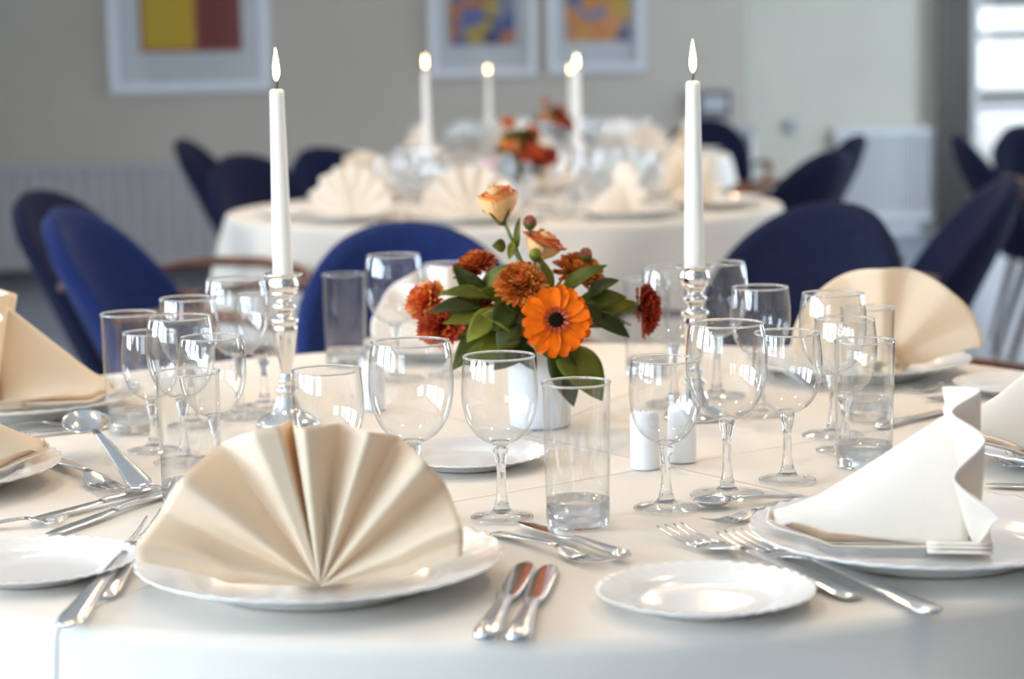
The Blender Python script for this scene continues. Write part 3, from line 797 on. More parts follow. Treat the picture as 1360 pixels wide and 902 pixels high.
def candle_proto(H):
    t = empty('taper_candle')
    m = MB(); m.add(*lathe([(0, 0), (.0112, 0), (.0112, .004), (.0110, .04), (.0095, H * .55), (.0078, H - .004), (.0072, H - .0015), (.005, H - .0005), (0, H - .002)], 32)); m.build('wax_body', MAT['wax'], t)
    m = MB(); m.add(*tube([(0, 0, H - .003), (.0004, 0, H + .004), (.0016, 0, H + .010), (.0040, 0, H + .0125)], [.0009, .0009, .0008, .0006], 8)); m.build('wick', MAT['wick'], t)
    fz = H + .0085
    pr = [(0, 0), (.0020, .0016), (.0034, .0050), (.0040, .0090), (.0038, .0140), (.0029, .0200), (.0017, .0260), (.0007, .0310), (0, .0345)]
    m = MB(); m.add(*lathe([(r * .85, z + fz) for r, z in pr], 20)); o = m.build('flame', MAT['flame'], t)
    return t
CS = candlestick_proto(); CA = candle_proto(.204)
def candle(pos, label_s, label_c, hs=1.0):
    s = proto(CS); s.location = (pos[0], pos[1], pos[2]); tag(s, label_s, 'candlestick', 'silver candlesticks')
    c = proto(CA); c.location = (pos[0], pos[1], pos[2] + .1605); c.scale = (1, 1, hs); tag(c, label_c, 'candle', 'lit white candles')
    l = bpy.data.lights.new('flame_light', 'POINT'); l.energy = .35; l.color = (1, .62, .28); l.shadow_soft_size = .008
    o = bpy.data.objects.new('flame_light', l); COL.objects.link(o); o.location = (pos[0], pos[1], pos[2] + .1605 + .204 * hs + .05)
    return s
def at_top(u, v, y, z_above):    # a candle at depth y whose top is seen at pixel (u,v); its base is on the table
    p = on_y(u, v, y); return (p.x, p.y, TZ + EPS)
pl_ = on_z(383, 566); pr_ = on_z(924, 556)
def hs_for(u, v, pos):
    p = on_y(u, v, pos[1]); return (p.z - TZ - EPS - .1605) / .204
candle((pl_.x, pl_.y, TZ + EPS), 'turned silver candlestick left of the bouquet', 'lit white candle in the left silver candlestick of near table', hs_for(376, 118, pl_))
candle((pr_.x, pr_.y, TZ + EPS), 'turned silver candlestick right of the bouquet', 'lit white candle in the right silver candlestick of near table', hs_for(927, 107, pr_))
for (u, v, y, ls, lc) in [(565, 94, T2[1] - .02, 'blurred candlestick on second table, under the left candle', 'blurred lit candle at left on the second table'),
                          (766, 93, T2[1] + .03, 'blurred candlestick on second table, under the right candle', 'blurred lit candle at right on the second table'),
                          (648, 99, T3[1], 'blurred candlestick on farthest table, under the left candle', 'faint lit candle at left on the farthest table'),
                          (758, 98, T3[1], 'blurred candlestick on farthest table, under the hidden candle', 'lit candle on farthest table, hidden behind the nearer candle')]:
    q = at_top(u, v, y, 0); candle(q, ls, lc, hs_for(u, v, q))

ease(GLASSES, [(pl_.x, pl_.y, .0367), (pr_.x, pr_.y, .0367)])
# ------------------------------------------------------------------ cutlery
def loft(secs, seg=14):
    """secs: (x, half width, half thickness, z centre)"""
    v = []; f = []
    for x, w_, h, z in secs:
        for k in range(seg):
            a = 2 * PI * k / seg
            c, s = math.cos(a), math.sin(a)
            v.append((x, w_ * math.copysign(abs(c) ** .8, c), z + h * math.copysign(abs(s) ** .8, s)))
    n = len(secs)
    for i in range(n - 1):
        for k in range(seg):
            k2 = (k + 1) % seg; f.append((i * seg + k, (i + 1) * seg + k, (i + 1) * seg + k2, i * seg + k2))
    f.append(tuple(range(seg))); f.append(tuple((n - 1) * seg + k for k in range(seg))[::-1]); return v, f
def knife_proto():
    t = empty('table_knife')
    m = MB(); m.add(*loft([(0, .004, .0018, .004), (.003, .0085, .0036, .0042), (.012, .0098, .0042, .0046), (.035, .0085, .0038, .0046), (.07, .0066, .0034, .0046), (.092, .0055, .0032, .0046), (.098, .0062, .0034, .0046), (.103, .0058, .0028, .0044)])); m.build('handle', MAT['steel'], t)
    m = MB(); m.add(*loft([(.102, .0050, .0018, .0044), (.112, .0082, .0013, .0040), (.135, .0098, .0011, .0034), (.175, .0104, .0010, .0030), (.205, .0096, .0009, .0028), (.220, .0070, .0008, .0027), (.227, .0030, .0006, .0026)])); m.build('blade', MAT['steel'], t)
    return t
def hdl(L=.115):
    return [(0, .003, .0010, .0022), (.003, .0088, .0016, .0024), (.012, .0100, .0019, .0030), (.035, .0078, .0018, .0048), (.075, .0050, .0017, .0075), (L - .012, .0034, .0018, .0088), (L, .0032, .0017, .0088)]
def fork_proto():
    t = empty('table_fork')
    m = MB(); m.add(*loft(hdl())); m.build('handle', MAT['steel'], t)
    m = MB(); m.add(*loft([(.114, .0033, .0017, .0088), (.124, .0070, .0013, .0076), (.134, .0112, .0011, .0056), (.146, .0122, .0010, .0038), (.152, .0122, .0010, .0034)]))
    for k in range(4):
        y = (-1.5 + k) * .0072
        m.add(*loft([(.150, .0022, .0010, .0035), (.165, .0020, .0009, .0028), (.180, .0017, .0008, .0040), (.193, .0013, .0007, .0066), (.199, .0006, .0004, .0082)], 8) if False else shift(loft([(.150, .0023, .0010, .0035), (.165, .0020, .0009, .0028), (.180, .0017, .0008, .0040), (.193, .0013, .0007, .0066), (.199, .0006, .0004, .0082)], 8), y))
    m.build('tines', MAT['steel'], t); return t
def shift(vf, y): return [(a, b + y, c) for a, b, c in vf[0]], vf[1]
def spoon_proto():
    t = empty('dessert_spoon')
    m = MB(); m.add(*loft(hdl(.12))); m.build('handle', MAT['steel'], t)
    def fn(u, v):
        a = 2 * PI * u; r = v
        ln = .031 if math.cos(a) > 0 else .029; x = .149 + ln * r * math.cos(a); y = .0200 * r * math.sin(a) * (1 - .12 * math.cos(a))
        return (x, y, .0012 + .0085 * r ** 2.4)
    m = MB(); m.add(*grid(36, 10, fn, True)); o = m.build('bowl', MAT['steel'], t); solidify(o, .001)
    return t
KN, FK, SP = knife_proto(), fork_proto(), spoon_proto()
LEN = {'k': .227, 'f': .199, 's': .180}
def cutlery(kind, a, b, label, z=0.0, roll=0, fixed=None):
    """a: pixel of the handle end, b: pixel of the tip"""
    A, B = on_z(*a), on_z(*b); d = B - A; L = d.length
    o = proto({'k': KN, 'f': FK, 's': SP}[kind]); s = L / LEN[kind] if fixed is None else fixed
    s2 = min(1.12, max(.8, s))
    o.location = (A.x, A.y, TZ + EPS + z)
    o.rotation_euler = (R_(roll), 0, math.atan2(d.y, d.x)); o.scale = (s, s2, s2)
    nm = {'k': ('knife', 'table knives and dessert knives'), 'f': ('fork', 'forks on the near table'), 's': ('spoon', 'dessert spoons')}[kind]
    return tag(o, label, nm[0], nm[1])
cutlery('k', (644, 856), (700, 752), 'left one of the two steel knives beside the front plate')
cutlery('k', (686, 858), (730, 756), 'right one of the two steel knives beside the front plate')
cutlery('f', (657, 712), (806, 758), 'fork lying below the front tumbler with tines to the right')
cutlery('k', (832, 750), (690, 702), 'knife with dark reflecting blade below the front tumbler', .003)
cutlery('f', (1137, 800), (889, 712), 'fork farther from the napkin, passing under the small front plate')
cutlery('f', (1243, 820), (968, 720), 'fork between the small front plate and front right dinner plate')
cutlery('s', (1068, 664), (922, 678), 'dessert spoon above the front right plate')
cutlery('f', (1085, 672), (940, 702), 'dessert fork showing beneath the spoon at front right')
cutlery('f', (88, 838), (214, 700), 'fork with handle end nearest the bottom left corner')
cutlery('f', (135, 800), (232, 690), 'fork half hidden behind the left end of the fan napkin')
q = cutlery('s', (192, 668), (104, 594), 'dessert spoon with shiny bowl at left, in front of left tumblers', .011)
q.rotation_euler = (R_(-9), R_(-3.2), q.rotation_euler.z); q.scale = (q.scale[0], 1.2, 1.2)
cutlery('f', (60, 612), (162, 662), 'dessert fork tucked under the left spoon')
cutlery('k', (222, 660), (62, 716), 'knife below the left spoon, lower of the pair')
cutlery('k', (212, 655), (40, 697), 'knife below the left spoon, upper of the pair', .001)
cutlery('f', (-40, 706), (92, 696), 'fork reaching in from the left edge above the corner plate')
cutlery('k', (-60, 592), (152, 569), 'knife in front of the far left plate, nearer of two')
cutlery('f', (-60, 578), (140, 564), 'fork in front of the far left plate')
cutlery('f', (1300, 512), (1205, 524), 'fork in front of the back right plate')
cutlery('f', (1330, 526), (1222, 535), 'second fork in front of the back right plate')
cutlery('k', (1165, 572), (1260, 548), 'knife between the rounded cream napkin and the daylit napkin')
cutlery('f', (1420, 665), (1330, 612), 'fork at right edge beside the daylit napkin')
cutlery('k', (1440, 655), (1310, 648), 'knife at right edge beside the daylit napkin')
cutlery('s', (1075, 512), (1020, 497), 'spoon seen through the glasses before the back right plate')

# ------------------------------------------------------------------ shakers, vase
def shaker(u, v, r, h, label):
    p = on_z(u, v)
    t = empty('salt_shaker', (p.x, p.y, TZ + EPS))
    m = MB(); m.add(*lathe([(0, 0), (r * .96, 0), (r, .002), (r, h * .5), (r * .98, h - .006), (r * .93, h - .002), (r * .8, h), (0, h + .0005)], 40)); m.build('body', MAT['ceramic'], t)
    m = MB()
    for k in range(5):
        a = 2 * PI * k / 5; m.add(*[[(x + .005 * math.cos(a), y + .005 * math.sin(a), z + h + .0004) for x, y, z in lathe([(0, 0), (.0009, 0), (.0009, .0003), (0, .0003)], 8)[0]], lathe([(0, 0), (.0009, 0), (.0009, .0003), (0, .0003)], 8)[1]])
    m.build('shaker_holes', MAT['dark_plastic'], t)
    return tag(t, label, 'shaker', 'white shakers')
shaker(857, 623, .0145, .057, 'white shaker behind the small wine glass, nearer of the pair')
shaker(906, 614, .0145, .057, 'white shaker just behind its twin, before the right candlestick')
shaker(497, 545, .0135, .056, 'white shaker left of the bouquet behind the large wine glass')

vp = on_z(718, 566)
VX, VY = vp.x, vp.y
t = empty('flower_vase', (VX, VY, TZ + EPS))
m = MB(); m.add(*lathe([(0, 0), (.031, 0), (.0335, .002), (.034, .02), (.0355, .06), (.0375, .085), (.038, .092), (.036, .093), (.034, .085), (.031, .03), (0, .02)], 56)); m.build('body', MAT['ceramic'], t)
m = MB(); m.add(*torus(.037, .0013, .0925, 48, 8)); m.build('lip', MAT['ceramic'], t)
tag(t, 'white vase holding the orange bouquet on the near table', 'vase')

# ------------------------------------------------------------------ the bouquet
def petal(L, W, cup=.15, droop=.0, tip=.35, n=7, mseg=5, notch=False):
    """a petal along +x, face up"""
    v = []; f = []
    for i in range(n):
        s = i / (n - 1)
        wv = W * (math.sin(PI * (s ** (.75))) ** .7 if 0 < s < 1 else 0)
        if tip >= 1: wv = W * (.35 + .65 * min(1, s / .55) ** .8) * (1 if s < .8 else math.sqrt(max(0, 1 - ((s - .8) / .2) ** 2 * .92)))
        wv = max(wv, W * (.22 if s == 0 else tip * .4))
        for j in range(mseg):
            q = j / (mseg - 1) * 2 - 1
            v.append((L * s - (L * .03 * (1 - abs(q)) if (notch and i == n - 1) else 0) - L * .05 * q * q * s, wv * q, cup * L * s * (1 - s) * 2 * 0 + droop * L * s * s + cup * abs(q) ** 2 * W))
    for i in range(n - 1):
        for j in range(mseg - 1): f.append((i * mseg + j, (i + 1) * mseg + j, (i + 1) * mseg + j + 1, i * mseg + j + 1))
    return v, f
def xfv(vf, M): return [tuple(M @ Vector(p)) for p in vf[0]], vf[1]
def aim(direction, up=(0, 0, 1)):
    """rotation taking local +z to a direction"""
    return Vector(direction).normalized().to_track_quat('Z', 'Y').to_matrix().to_4x4()
BQ = empty('flower_arrangement', (VX, VY, TZ + EPS + .05))
def local(p): return Vector(p) - Vector((VX, VY, TZ + EPS + .05))
def put(mb, name, mats, pos, direction, parent=None, spin=0):
    M = Matrix.Translation(local(pos)) @ aim(direction) @ Matrix.Rotation(spin, 4, 'Z')
    return mb.xf(M).build(name, mats, parent or BQ)
def gerbera(pos, direction, Rr):
    rnd = random.Random(3)
    m = MB()
    for lay, (n, L, el, zo) in enumerate(((18, Rr, -.02, .0), (17, Rr * .92, .09, .004))):
        for k in range(n):
            a = 2 * PI * (k + .5 * lay) / n + rnd.uniform(-.06, .06)
            Lk = L * rnd.uniform(.93, 1.04)
            M = Matrix.Rotation(a, 4, 'Z') @ Matrix.Translation((Rr * .12, 0, zo)) @ Matrix.Rotation(-(el + rnd.uniform(-.06, .10)), 4, 'Y') @ Matrix.Rotation(rnd.uniform(-.2, .2), 4, 'X')
            m.add(*xfv(petal(Lk * .88, Rr * .165, .22, -.03, 1.5, notch=True, n=10, mseg=7), M))
    root = put(m, 'gerbera_flower', MAT['orange'], pos, direction); root['label'] = 'large orange gerbera with a black centre'
    m = MB()
    for k in range(40):
        a = 2 * PI * k / 40; M = Matrix.Rotation(a, 4, 'Z') @ Matrix.Translation((Rr * .16, 0, .005 + .0015 * (k % 3))) @ Matrix.Rotation(-.35 - .12 * (k % 3), 4, 'Y')
        m.add(*xfv(petal(Rr * .25, Rr * .035, .2, 0, .8, 5, 3), M))
    put(m, 'inner_petals', MAT['orange_in'], pos, direction, root)
    m = MB(); m.add(*lathe([(Rr * .245, .003), (Rr * .245, .0075), (Rr * .17, .0105), (0, .010)], 24)); put(m, 'flower_disc', MAT['black'], pos, direction, root)
    root.matrix_parent_inverse = Matrix()
def mum(pos, direction, Rr, flat, label, mats=('mum', 'mum_tip'), layers=9):
    rnd = random.Random(int(pos[0] * 1e4)); m = MB()
    for lay in range(layers):
        s = lay / (layers - 1); n = int(30 - 14 * s); el = -.12 + 1.45 * s; L = Rr * (1.0 - .50 * s)
        for k in range(n):
            a = 2 * PI * k / n + rnd.uniform(-.1, .1) + lay * .37
            M = Matrix.Rotation(a, 4, 'Z') @ Matrix.Translation((Rr * .06, 0, Rr * .22 * s * flat)) @ Matrix.Rotation(-el * flat - rnd.uniform(-.08, .08), 4, 'Y')
            m.add(*xfv(petal(L * rnd.uniform(.9, 1.05), Rr * .115, .5, .16, 1.0, 6, 3), M), 1 if (k + lay) % 3 == 0 and s < .85 else 0)
    o = put(m, 'chrysanthemum_flower', [MAT[x] for x in mats], pos, direction); o['label'] = label; return o
def ruffle(pos, direction, Rr, label, mats=('red', 'redor'), n=46, kind='carnation_flower', squash=1.0):
    rnd = random.Random(int(abs(pos[0]) * 1e4) + 5); m = MB()
    for k in range(n):
        s = k / n; a = k * 2.399; el = .05 + 1.35 * s
        M = Matrix.Rotation(a, 4, 'Z') @ Matrix.Translation((Rr * .05, 0, 0)) @ Matrix.Rotation(-el, 4, 'Y') @ Matrix.Rotation(rnd.uniform(-.5, .5), 4, 'X')
        L = Rr * (1 - .25 * s) * rnd.uniform(.85, 1.08); W = Rr * .24
        v = []; f = []; nn, ms = 6, 7
        for i in range(nn):
            q = i / (nn - 1); wv = W * (.25 + .95 * q ** 1.2)
            for j in range(ms):
                e = j / (ms - 1) * 2 - 1
                v.append((L * q - L * .12 * e * e * q + (L * .06 * ((j % 2) * 2 - 1) if i == nn - 1 else 0), wv * e, Rr * .07 * math.sin(j * 2.1 + k) * q ** 2))
        for i in range(nn - 1):
            for j in range(ms - 1): f.append((i * ms + j, (i + 1) * ms + j, (i + 1) * ms + j + 1, i * ms + j + 1))
        m.add(*xfv((v, f), M), k % 2)
    # calyx
    m.add(*xfv(lathe([(0, -Rr * .9), (Rr * .16, -Rr * .85), (Rr * .22, -Rr * .5), (Rr * .25, -Rr * .05), (0, 0)], 12), Matrix()), 2)
    o = put(m, kind, [MAT[mats[0]], MAT[mats[1]], MAT['stem']], pos, direction); o['label'] = label; return o
def rose(pos, direction, Rr, H, label, mats=('peach', 'apricot'), openness=.35):
    rnd = random.Random(int(abs(pos[0]) * 1e4) + 9); m = MB()
    for lay in range(5):
        s = lay / 4; n = 3
        for k in range(n):
            a0 = 2 * PI * k / n + lay * 1.1
            r0 = Rr * (.18 + .62 * s); hh = H * (1 - .20 * s) * rnd.uniform(.92, 1.06)
            def fn(u, v, a0=a0, r0=r0, hh=hh, s=s):
                e = (u - .5) * 2; ang = a0 + e * (1.25 - .1 * s)
                prof = .35 + 1.0 * math.sin(PI * min(1, v * .62)) ** .8
                rr = r0 * prof * (1 + .12 * e * e)
                curl = openness * Rr * s * max(0, v - .72) * 3.2
                rr += curl
                z = hh * v * (1 - .16 * e * e * v) - curl * .35
                return (rr * math.cos(ang), rr * math.sin(ang), z)
            gv, gf = grid(11, 9, fn)
            mi = [1 if (j == 7 and s > .4) else 0 for j in range(8) for i in range(10)]
            b = len(m.v); m.v += gv; m.f += [tuple(b + i for i in q) for q in gf]; m.m += mi
    for k in range(5):      # sepals
        a = 2 * PI * k / 5
        M = Matrix.Rotation(a, 4, 'Z') @ Matrix.Translation((Rr * .25, 0, -.002)) @ Matrix.Rotation(-.75, 4, 'Y')
        m.add(*xfv(petal(H * .55, Rr * .16, .3, .05, .1), M), 2)
    m.add(*lathe([(0, -H * .16), (Rr * .25, -H * .1), (Rr * .34, 0), (0, .002)], 12), 2)
    o = put(m, 'rose_flower', [MAT[mats[0]], MAT[mats[1]], MAT['leaf']], pos, direction); o['label'] = label; return o
def leaf(a, b, W, mat='leaf', bend=.15, roll=0.0, face=(0, -1, .6), fold=.22):
    """a leaf from point a to its tip b"""
    A, B = local(a), local(b); d = B - A; L = d.length; x = d.normalized()
    nrm = Vector(face); nrm = (nrm - x * nrm.dot(x)).normalized(); nrm.rotate(Matrix.Rotation(roll, 3, x)); y = nrm.cross(x)
    n, ms = 13, 7; v = []; f = []
    for i in range(n):
        s = i / (n - 1); wv = W * (math.sin(PI * s ** .8) ** .85 if 0 < s < 1 else .02)
        for j in range(ms):
            e = j / (ms - 1) * 2 - 1
            h = bend * L * math.sin(PI * s) - abs(e) * -fold * wv + .02 * L * math.sin(7 * s + e * 2) * abs(e)
            v.append(A + x * (L * s) + y * (wv * e) + nrm * h)
    for i in range(n - 1):
        for j in range(ms - 1): f.append((i * ms + j, (i + 1) * ms + j, (i + 1) * ms + j + 1, i * ms + j + 1))
    # short stalk
    m = MB(); m.add(v, f); o = m.build('leaf', MAT[mat], BQ); solidify(o, .0006); return o
def fp(u, v, y): return on_y(u, v, y)
Yc = VY
toCam = Vector((0, -1, .12))
gerbera(fp(739, 426, Yc - .085), (-.04, -1, .22), .0395)
mum(fp(692, 380, Yc - .055), (-.15, -.75, .75), .0295, 1.0, 'bronze chrysanthemum above left of the gerbera')
mum(fp(632, 357, Yc + .00), (-.3, -.25, .9), .0260, .9, 'bronze chrysanthemum at upper left, seen from the side', ('mum', 'mum_dark'))
mum(fp(768, 364, Yc + .01), (.25, -.45, .85), .0290, .95, 'bronze chrysanthemum behind right of the gerbera', ('mum', 'mum_tip'))
mum(fp(640, 400, Yc + .0), (-.5, -.5, .5), .0240, .9, 'orange chrysanthemum half hidden in the left leaves', ('mum', 'mum_dark'))
ruffle(fp(850, 410, Yc + .0), (.95, -.30, .0), .031, 'russet carnation on a stalk at right', ('red', 'mum_dark'))
ruffle(fp(568, 402, Yc - .02), (-.55, -.4, .6), .0265, 'orange red carnation at far left, upper', ('redor', 'apricot'))
ruffle(fp(586, 434, Yc - .04), (-.35, -.7, .25), .0265, 'red carnation at far left, lower', ('redor', 'red'))
rose(fp(666, 293, Yc - .01), (-.16, -.12, 1), .0185, .041, 'pale apricot rose at the top', openness=.12)
rose(fp(713, 343, Yc - .005), (.45, -.12, 1), .0190, .033, 'peach rose with orange edges, half open', ('peach', 'redor'), .42)
def bud(u, v, y, r, mat='bud'):
    p = fp(u, v, y); m = MB()
    m.add(*sphere((0, 0, 0), r, 14, 9, (1, 1, 1.08)), 0)
    m.add(*lathe([(0, -r * 1.25), (r * .6, -r * 1.0), (r * 1.04, -r * .35), (r * 1.03, -r * .05), (r * .7, -r * .3)], 14), 1)
    put(m, 'flower_bud', [MAT[mat], MAT['leaf']], p, (.15, -.2, 1))
bud(704, 295, Yc - .01, .0074); bud(778, 338, Yc + .0, .0074); bud(711, 338, Yc - .04, .0066, 'leaf_light')
core = Vector((VX, VY, TZ + .13))
def stem(a, r=.0014, frm=None):
    A = local(a); C = local(frm or core); mid = A.lerp(C, .5) + Vector((0, 0, .006))
    m = MB(); m.add(*tube([C, C.lerp(mid, .5), mid, mid.lerp(A, .5), A], r, 8)); m.build('flower_stem', MAT['stem'], BQ)
stem(fp(670, 296, Yc - .01), .0020); stem(fp(704, 302, Yc - .01)); stem(fp(778, 345, Yc)); stem(fp(711, 346, Yc - .04)); stem(fp(836, 412, Yc), .0018, fp(770, 410, Yc))
stem(fp(716, 345, Yc)); stem(fp(575, 410, Yc - .02), .0016); stem(fp(600, 436, Yc - .03), .0016); stem(fp(680, 330, Yc - .02), .001, fp(700, 380, Yc)); stem(fp(838, 432, Yc + .01), .0012, fp(780, 418, Yc))
stem(fp(739, 428, Yc - .075), .0022); stem(fp(692, 385, Yc - .045), .0018)
LV = [((690, 458), (606, 484), -.045, -.06, .0150, 'leaf'), ((700, 455), (655, 492), -.05, -.06, .0140, 'leaf_dark'), ((660, 425), (608, 446), -.04, -.05, .0130, 'leaf_light'),  # base px, tip px, depths, half width, material
    ((742, 462), (800, 532), -.055, -.075, .0235, 'leaf'), ((735, 455), (762, 540), -.06, -.070, .016, 'leaf_dark'),
    ((700, 440), (640, 418), -.05, -.075, .0185, 'leaf_light'), ((690, 450), (636, 466), -.045, -.065, .0175, 'leaf'),
    ((655, 430), (600, 492), -.04, -.055, .0140, 'leaf'), ((680, 460), (712, 492), -.05, -.06, .0130, 'leaf_dark'),
    ((650, 405), (601, 352), -.01, -.02, .0130, 'leaf_dark'), ((655, 395), (578, 392), -.03, -.04, .0080, 'leaf'),
    ((640, 408), (566, 417), -.04, -.055, .0105, 'leaf_dark'), ((645, 420), (588, 430), -.045, -.06, .0105, 'leaf_light'),
    ((640, 385), (680, 350), -.01, -.03, .0085, 'leaf'), ((730, 392), (718, 342), -.03, -.035, .0075, 'leaf_light'),
    ((745, 390), (806, 352), -.03, -.05, .0090, 'leaf'), ((780, 395), (822, 372), -.02, -.03, .0100, 'leaf_dark'),
    ((765, 405), (832, 395), -.02, -.02, .0120, 'leaf'), ((775, 420), (845, 402), -.015, .0, .0100, 'leaf_light'),
    ((780, 415), (836, 448), -.02, -.03, .0110, 'leaf_dark'), ((680, 400), (655, 440), -.06, -.08, .0150, 'leaf_dark'),
    ((720, 410), (665, 405), -.05, -.07, .0130, 'leaf_dark'), ((690, 400), (635, 385), -.02, -.05, .0110, 'leaf'),
    ((687, 330), (690, 288), -.01, -.015, .0040, 'leaf'), ((682, 320), (676, 345), -.015, -.02, .0050, 'leaf_light'),
    ((672, 327), (653, 327), -.01, -.015, .0075, 'leaf'), ((710, 420), (735, 480), -.05, -.065, .0160, 'leaf'),
    ((770, 410), (800, 425), -.05, -.06, .0120, 'leaf_dark'), ((735, 400), (760, 380), -.03, -.045, .0100, 'leaf'),
    ((660, 410), (620, 455), -.05, -.07, .0130, 'leaf_light'), ((690, 430), (660, 462), -.07, -.085, .0120, 'leaf_dark'),
    ((720, 440), (560, 440), .02, .03, .0160, 'leaf_dark'), ((720, 420), (830, 430), .03, .04, .0200, 'leaf_dark'), ((700, 400), (760, 470), .01, .0, .0300, 'leaf_dark'), ((720, 400), (640, 450), .01, .0, .0300, 'leaf_dark'),
]
for (a, b, ya, yb, W, mt) in LV:
    leaf(fp(a[0], a[1], Yc + ya), fp(b[0], b[1], Yc + yb), W, mt, bend=random.uniform(.05, .16), roll=random.uniform(-.35, .35))
tag(BQ, 'orange bouquet of gerbera, chrysanthemums and roses on the near table', 'flowers')

# ------------------------------------------------------------------ the far tables (all out of focus)
FGB = wine_glass_proto(.160, .070, .0375, .0335, .0340, 28, True, .0016)
FGM = wine_glass_proto(.140, .062, .0335, .0305, .0280, 28, True, .0016)
FTU = tumbler_proto(seg=28, whole=True)
FNA = MB()
_f = fan_mb(even_pleats(15, 4, 176, 11), EVEN_R, .015, .06, nu=90, nv=8); FNA.add(_f.v, _f.f); _f = fin_mb(.11, .10); FNA.add(_f.v, _f.f)
FNM = FNA.mesh('folded_napkin', MAT['napkin_daylit'])
def far_flowers(pos, word):
    v_ = MB(); v_.add(*lathe([(0, 0), (.028, 0), (.034, .05), (.041, .088), (.037, .086), (.03, .03), (0, .02)], 24))
    tag(v_.build('flower_vase', MAT['ceramic'], loc=(pos[0], pos[1], TZ + EPS)), f'white vase under the blurred flowers on the {word} table', 'vase')
    t = empty('flower_arrangement', (pos[0], pos[1], TZ + EPS + .05)); rnd = random.Random(len(word))
    def blob(c, r, mats, n, nm, lab=None):
        m = MB()
        for k in range(n):
            d = Vector((rnd.gauss(0, 1), rnd.gauss(0, 1), rnd.gauss(0, 1) + .3)).normalized()
            M = Matrix.Translation(c) @ aim(d) @ Matrix.Rotation(-PI / 2, 4, 'Y')
            m.add(*xfv(petal(r, r * .28, .4, .1, .8, 5, 3), M), k % len(mats))
        o = m.build(nm, mats, t)
        if lab: o['label'] = lab
    blob((0, 0, .085), .085, [MAT['leaf'], MAT['leaf_dark']], 50, 'foliage')
    blob((-.085, -.03, .075), .030, [MAT['orange'], MAT['apricot']], 30, 'gerbera_flower', 'orange flower at left')
    blob((-.03, -.04, .12), .032, [MAT['apricot'], MAT['peach']], 30, 'rose_flower', 'apricot flower')
    blob((.03, -.05, .10), .040, [MAT['red'], MAT['redor']], 36, 'carnation_flower', 'red flower')
    blob((.08, -.03, .085), .036, [MAT['red'], MAT['mum_dark']], 36, 'carnation_flower', 'dark red flower')
    blob((-.03, 0, .185), .026, [MAT['apricot'], MAT['mum']], 24, 'rose_flower', 'apricot flower standing tallest')
    blob((.035, .02, .15), .028, [MAT['mum'], MAT['redor']], 24, 'chrysanthemum_flower', 'bronze flower')
    return tag(t, f'blurred orange and red flowers on the {word} table', 'flowers')
far_flowers((on_y(690, 200, T2[1]).x, T2[1] - .02), 'second')
far_flowers((on_y(733, 150, T3[1]).x, T3[1] - .14), 'farthest')
def joined(root, name):
    m = MB()
    for c in kids(root): m.add([tuple(v.co) for v in c.data.vertices], [tuple(p.vertices) for p in c.data.polygons])
    return m.mesh(name, MAT['steel'])
FKN, FFK = joined(KN, 'table_knife'), joined(FK, 'table_fork')
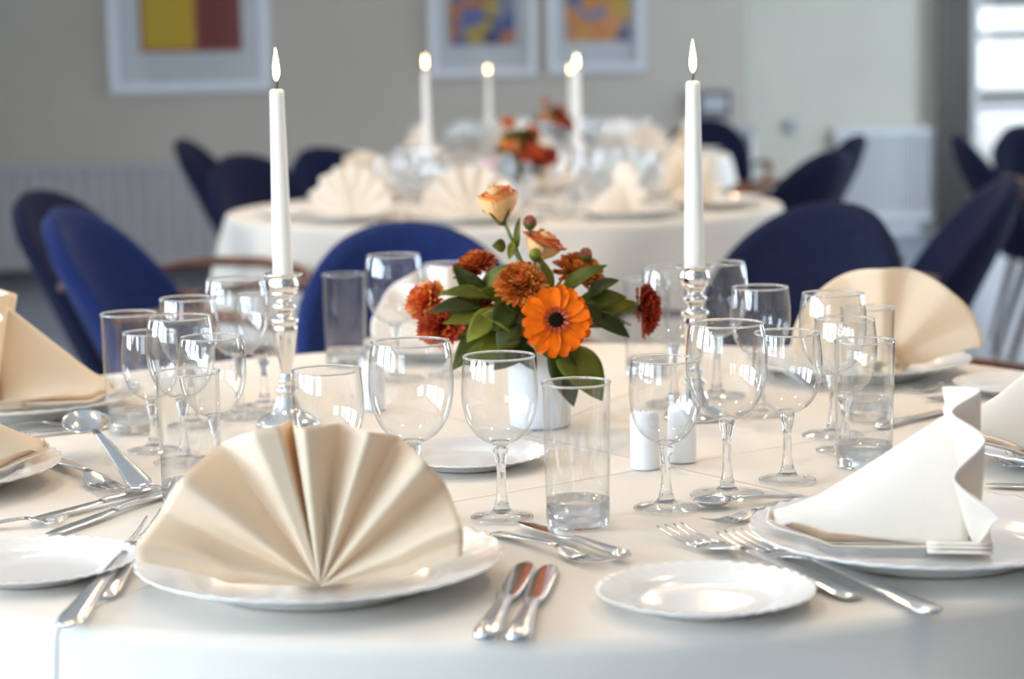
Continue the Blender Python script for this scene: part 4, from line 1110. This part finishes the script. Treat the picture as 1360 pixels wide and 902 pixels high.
def far_setting(T, ang, word, glasses=True, label=None, rzoff=0, sc_=1.0):
    c = Vector((T[0] + .61 * math.cos(ang), T[1] + .61 * math.sin(ang), TZ + EPS))
    o = link('dinner_plate', PL, loc=c); tag(o, f'blurred dinner plate on the {word} table', 'plate', f'dinner plates on the {word} table')
    nk = link('folded_napkin', FNM, loc=c + Vector((0, 0, .0065))); nk.rotation_euler.z = ang + PI / 2 + rzoff; nk.scale = (sc_,) * 3
    tag(nk, label or f'blurred folded napkin on the {word} table', 'napkin', f'folded napkins on the {word} table')
    tx = Vector((-math.sin(ang), math.cos(ang), 0)); rd = Vector((math.cos(ang), math.sin(ang), 0))
    base = Vector((T[0], T[1], TZ + EPS))
    for k, (g, nm) in enumerate(((FGM, 'wine_glass'), (FGB, 'wine_glass'), (FGM, 'wine_glass'), (FTU, 'tumbler'), (FGB, 'wine_glass'))):
        p = base + rd * (.41 - .012 * k + random.uniform(-.01, .01)) + tx * (-.07 + .082 * k)
        if k == 4: p = base + rd * .30 + tx * .03
        q = link(nm, g, loc=p); q.rotation_euler.z = random.uniform(0, 6); FARG[word].append([q, .0305 if k == 3 else .0378])
        tag(q, f'blurred {nm.replace("_", " ")} on the {word} table', nm.replace('_', ' '), f'{nm.replace("_", " ")}s on the {word} table')
    for nm, me, sd, wd in (('table_knife', FKN, .165, 'knife'), ('table_fork', FFK, -.165, 'fork')):
        if word == 'second' or True:
            k_ = link(nm, me, loc=base + rd * .70 + tx * sd); k_.rotation_euler.z = ang + PI
            tag(k_, f'blurred steel {wd} on the {word} table', wd, f'{wd} row on the {word} table')
    sp_ = base + rd * .60 - tx * .265
    if all((sp_ - q_).length > .235 for q_ in FARP[word]):
        s = link('side_plate', PS, loc=sp_); tag(s, f'blurred side plate on the {word} table', 'plate', f'side plates on the {word} table')
FARG = {'second': [], 'farthest': []}; FARP = {'second': [], 'farthest': []}
for T, word, a0, n in ((T2, 'second', -112, 7), (T3, 'farthest', -100, 7)):
    labs = {}
    if word == 'second':
        spec = [(-131, 'large blurred fan napkin at left on the second table', 14), (-98, 'blurred fan napkin half behind the apricot rose', 4), (-58, 'blurred side-on napkin on the second table, left of right candle', 72),
                (-22, 'blurred napkin at right end of second table, right of the candle', 10), (28, 'blurred napkin at back right of the second table', 0), (80, 'blurred napkin at back of the second table, behind glasses', 0), (135, 'blurred napkin at back left of the second table', 0)]
    else:
        spec = [(-100 + k * 360 / 7, None, 0) for k in range(7)]
    for a, lb, rzo in spec: FARP[word].append(Vector((T[0] + .61 * math.cos(R_(a)), T[1] + .61 * math.sin(R_(a)), TZ + EPS)))
    for a, lb, rzo in spec: far_setting(T, R_(a), word, label=lb, rzoff=R_(rzo))

for k_ in FARG: ease(FARG[k_], [(c_.location.x, c_.location.y, .0367) for c_ in bpy.data.objects if c_.name.startswith('candlestick')] + [(f_.location.x, f_.location.y, .042) for f_ in bpy.data.objects if f_.name.startswith('flower_vase')])
# ------------------------------------------------------------------ output look
vs = sc.view_settings
sc.display_settings.display_device = 'sRGB'
vs.view_transform = 'Standard'; vs.look = 'None'; vs.gamma = 1.0; vs.use_curve_mapping = False
vs.exposure = -0.13
cy = sc.cycles
cy.max_bounces = 14; cy.diffuse_bounces = 4; cy.glossy_bounces = 6; cy.transmission_bounces = 12; cy.transparent_max_bounces = 40
cy.use_denoising = True
try: cy.denoiser = 'OPENIMAGEDENOISE'
except Exception: pass
cy.sample_clamp_indirect = 6.0
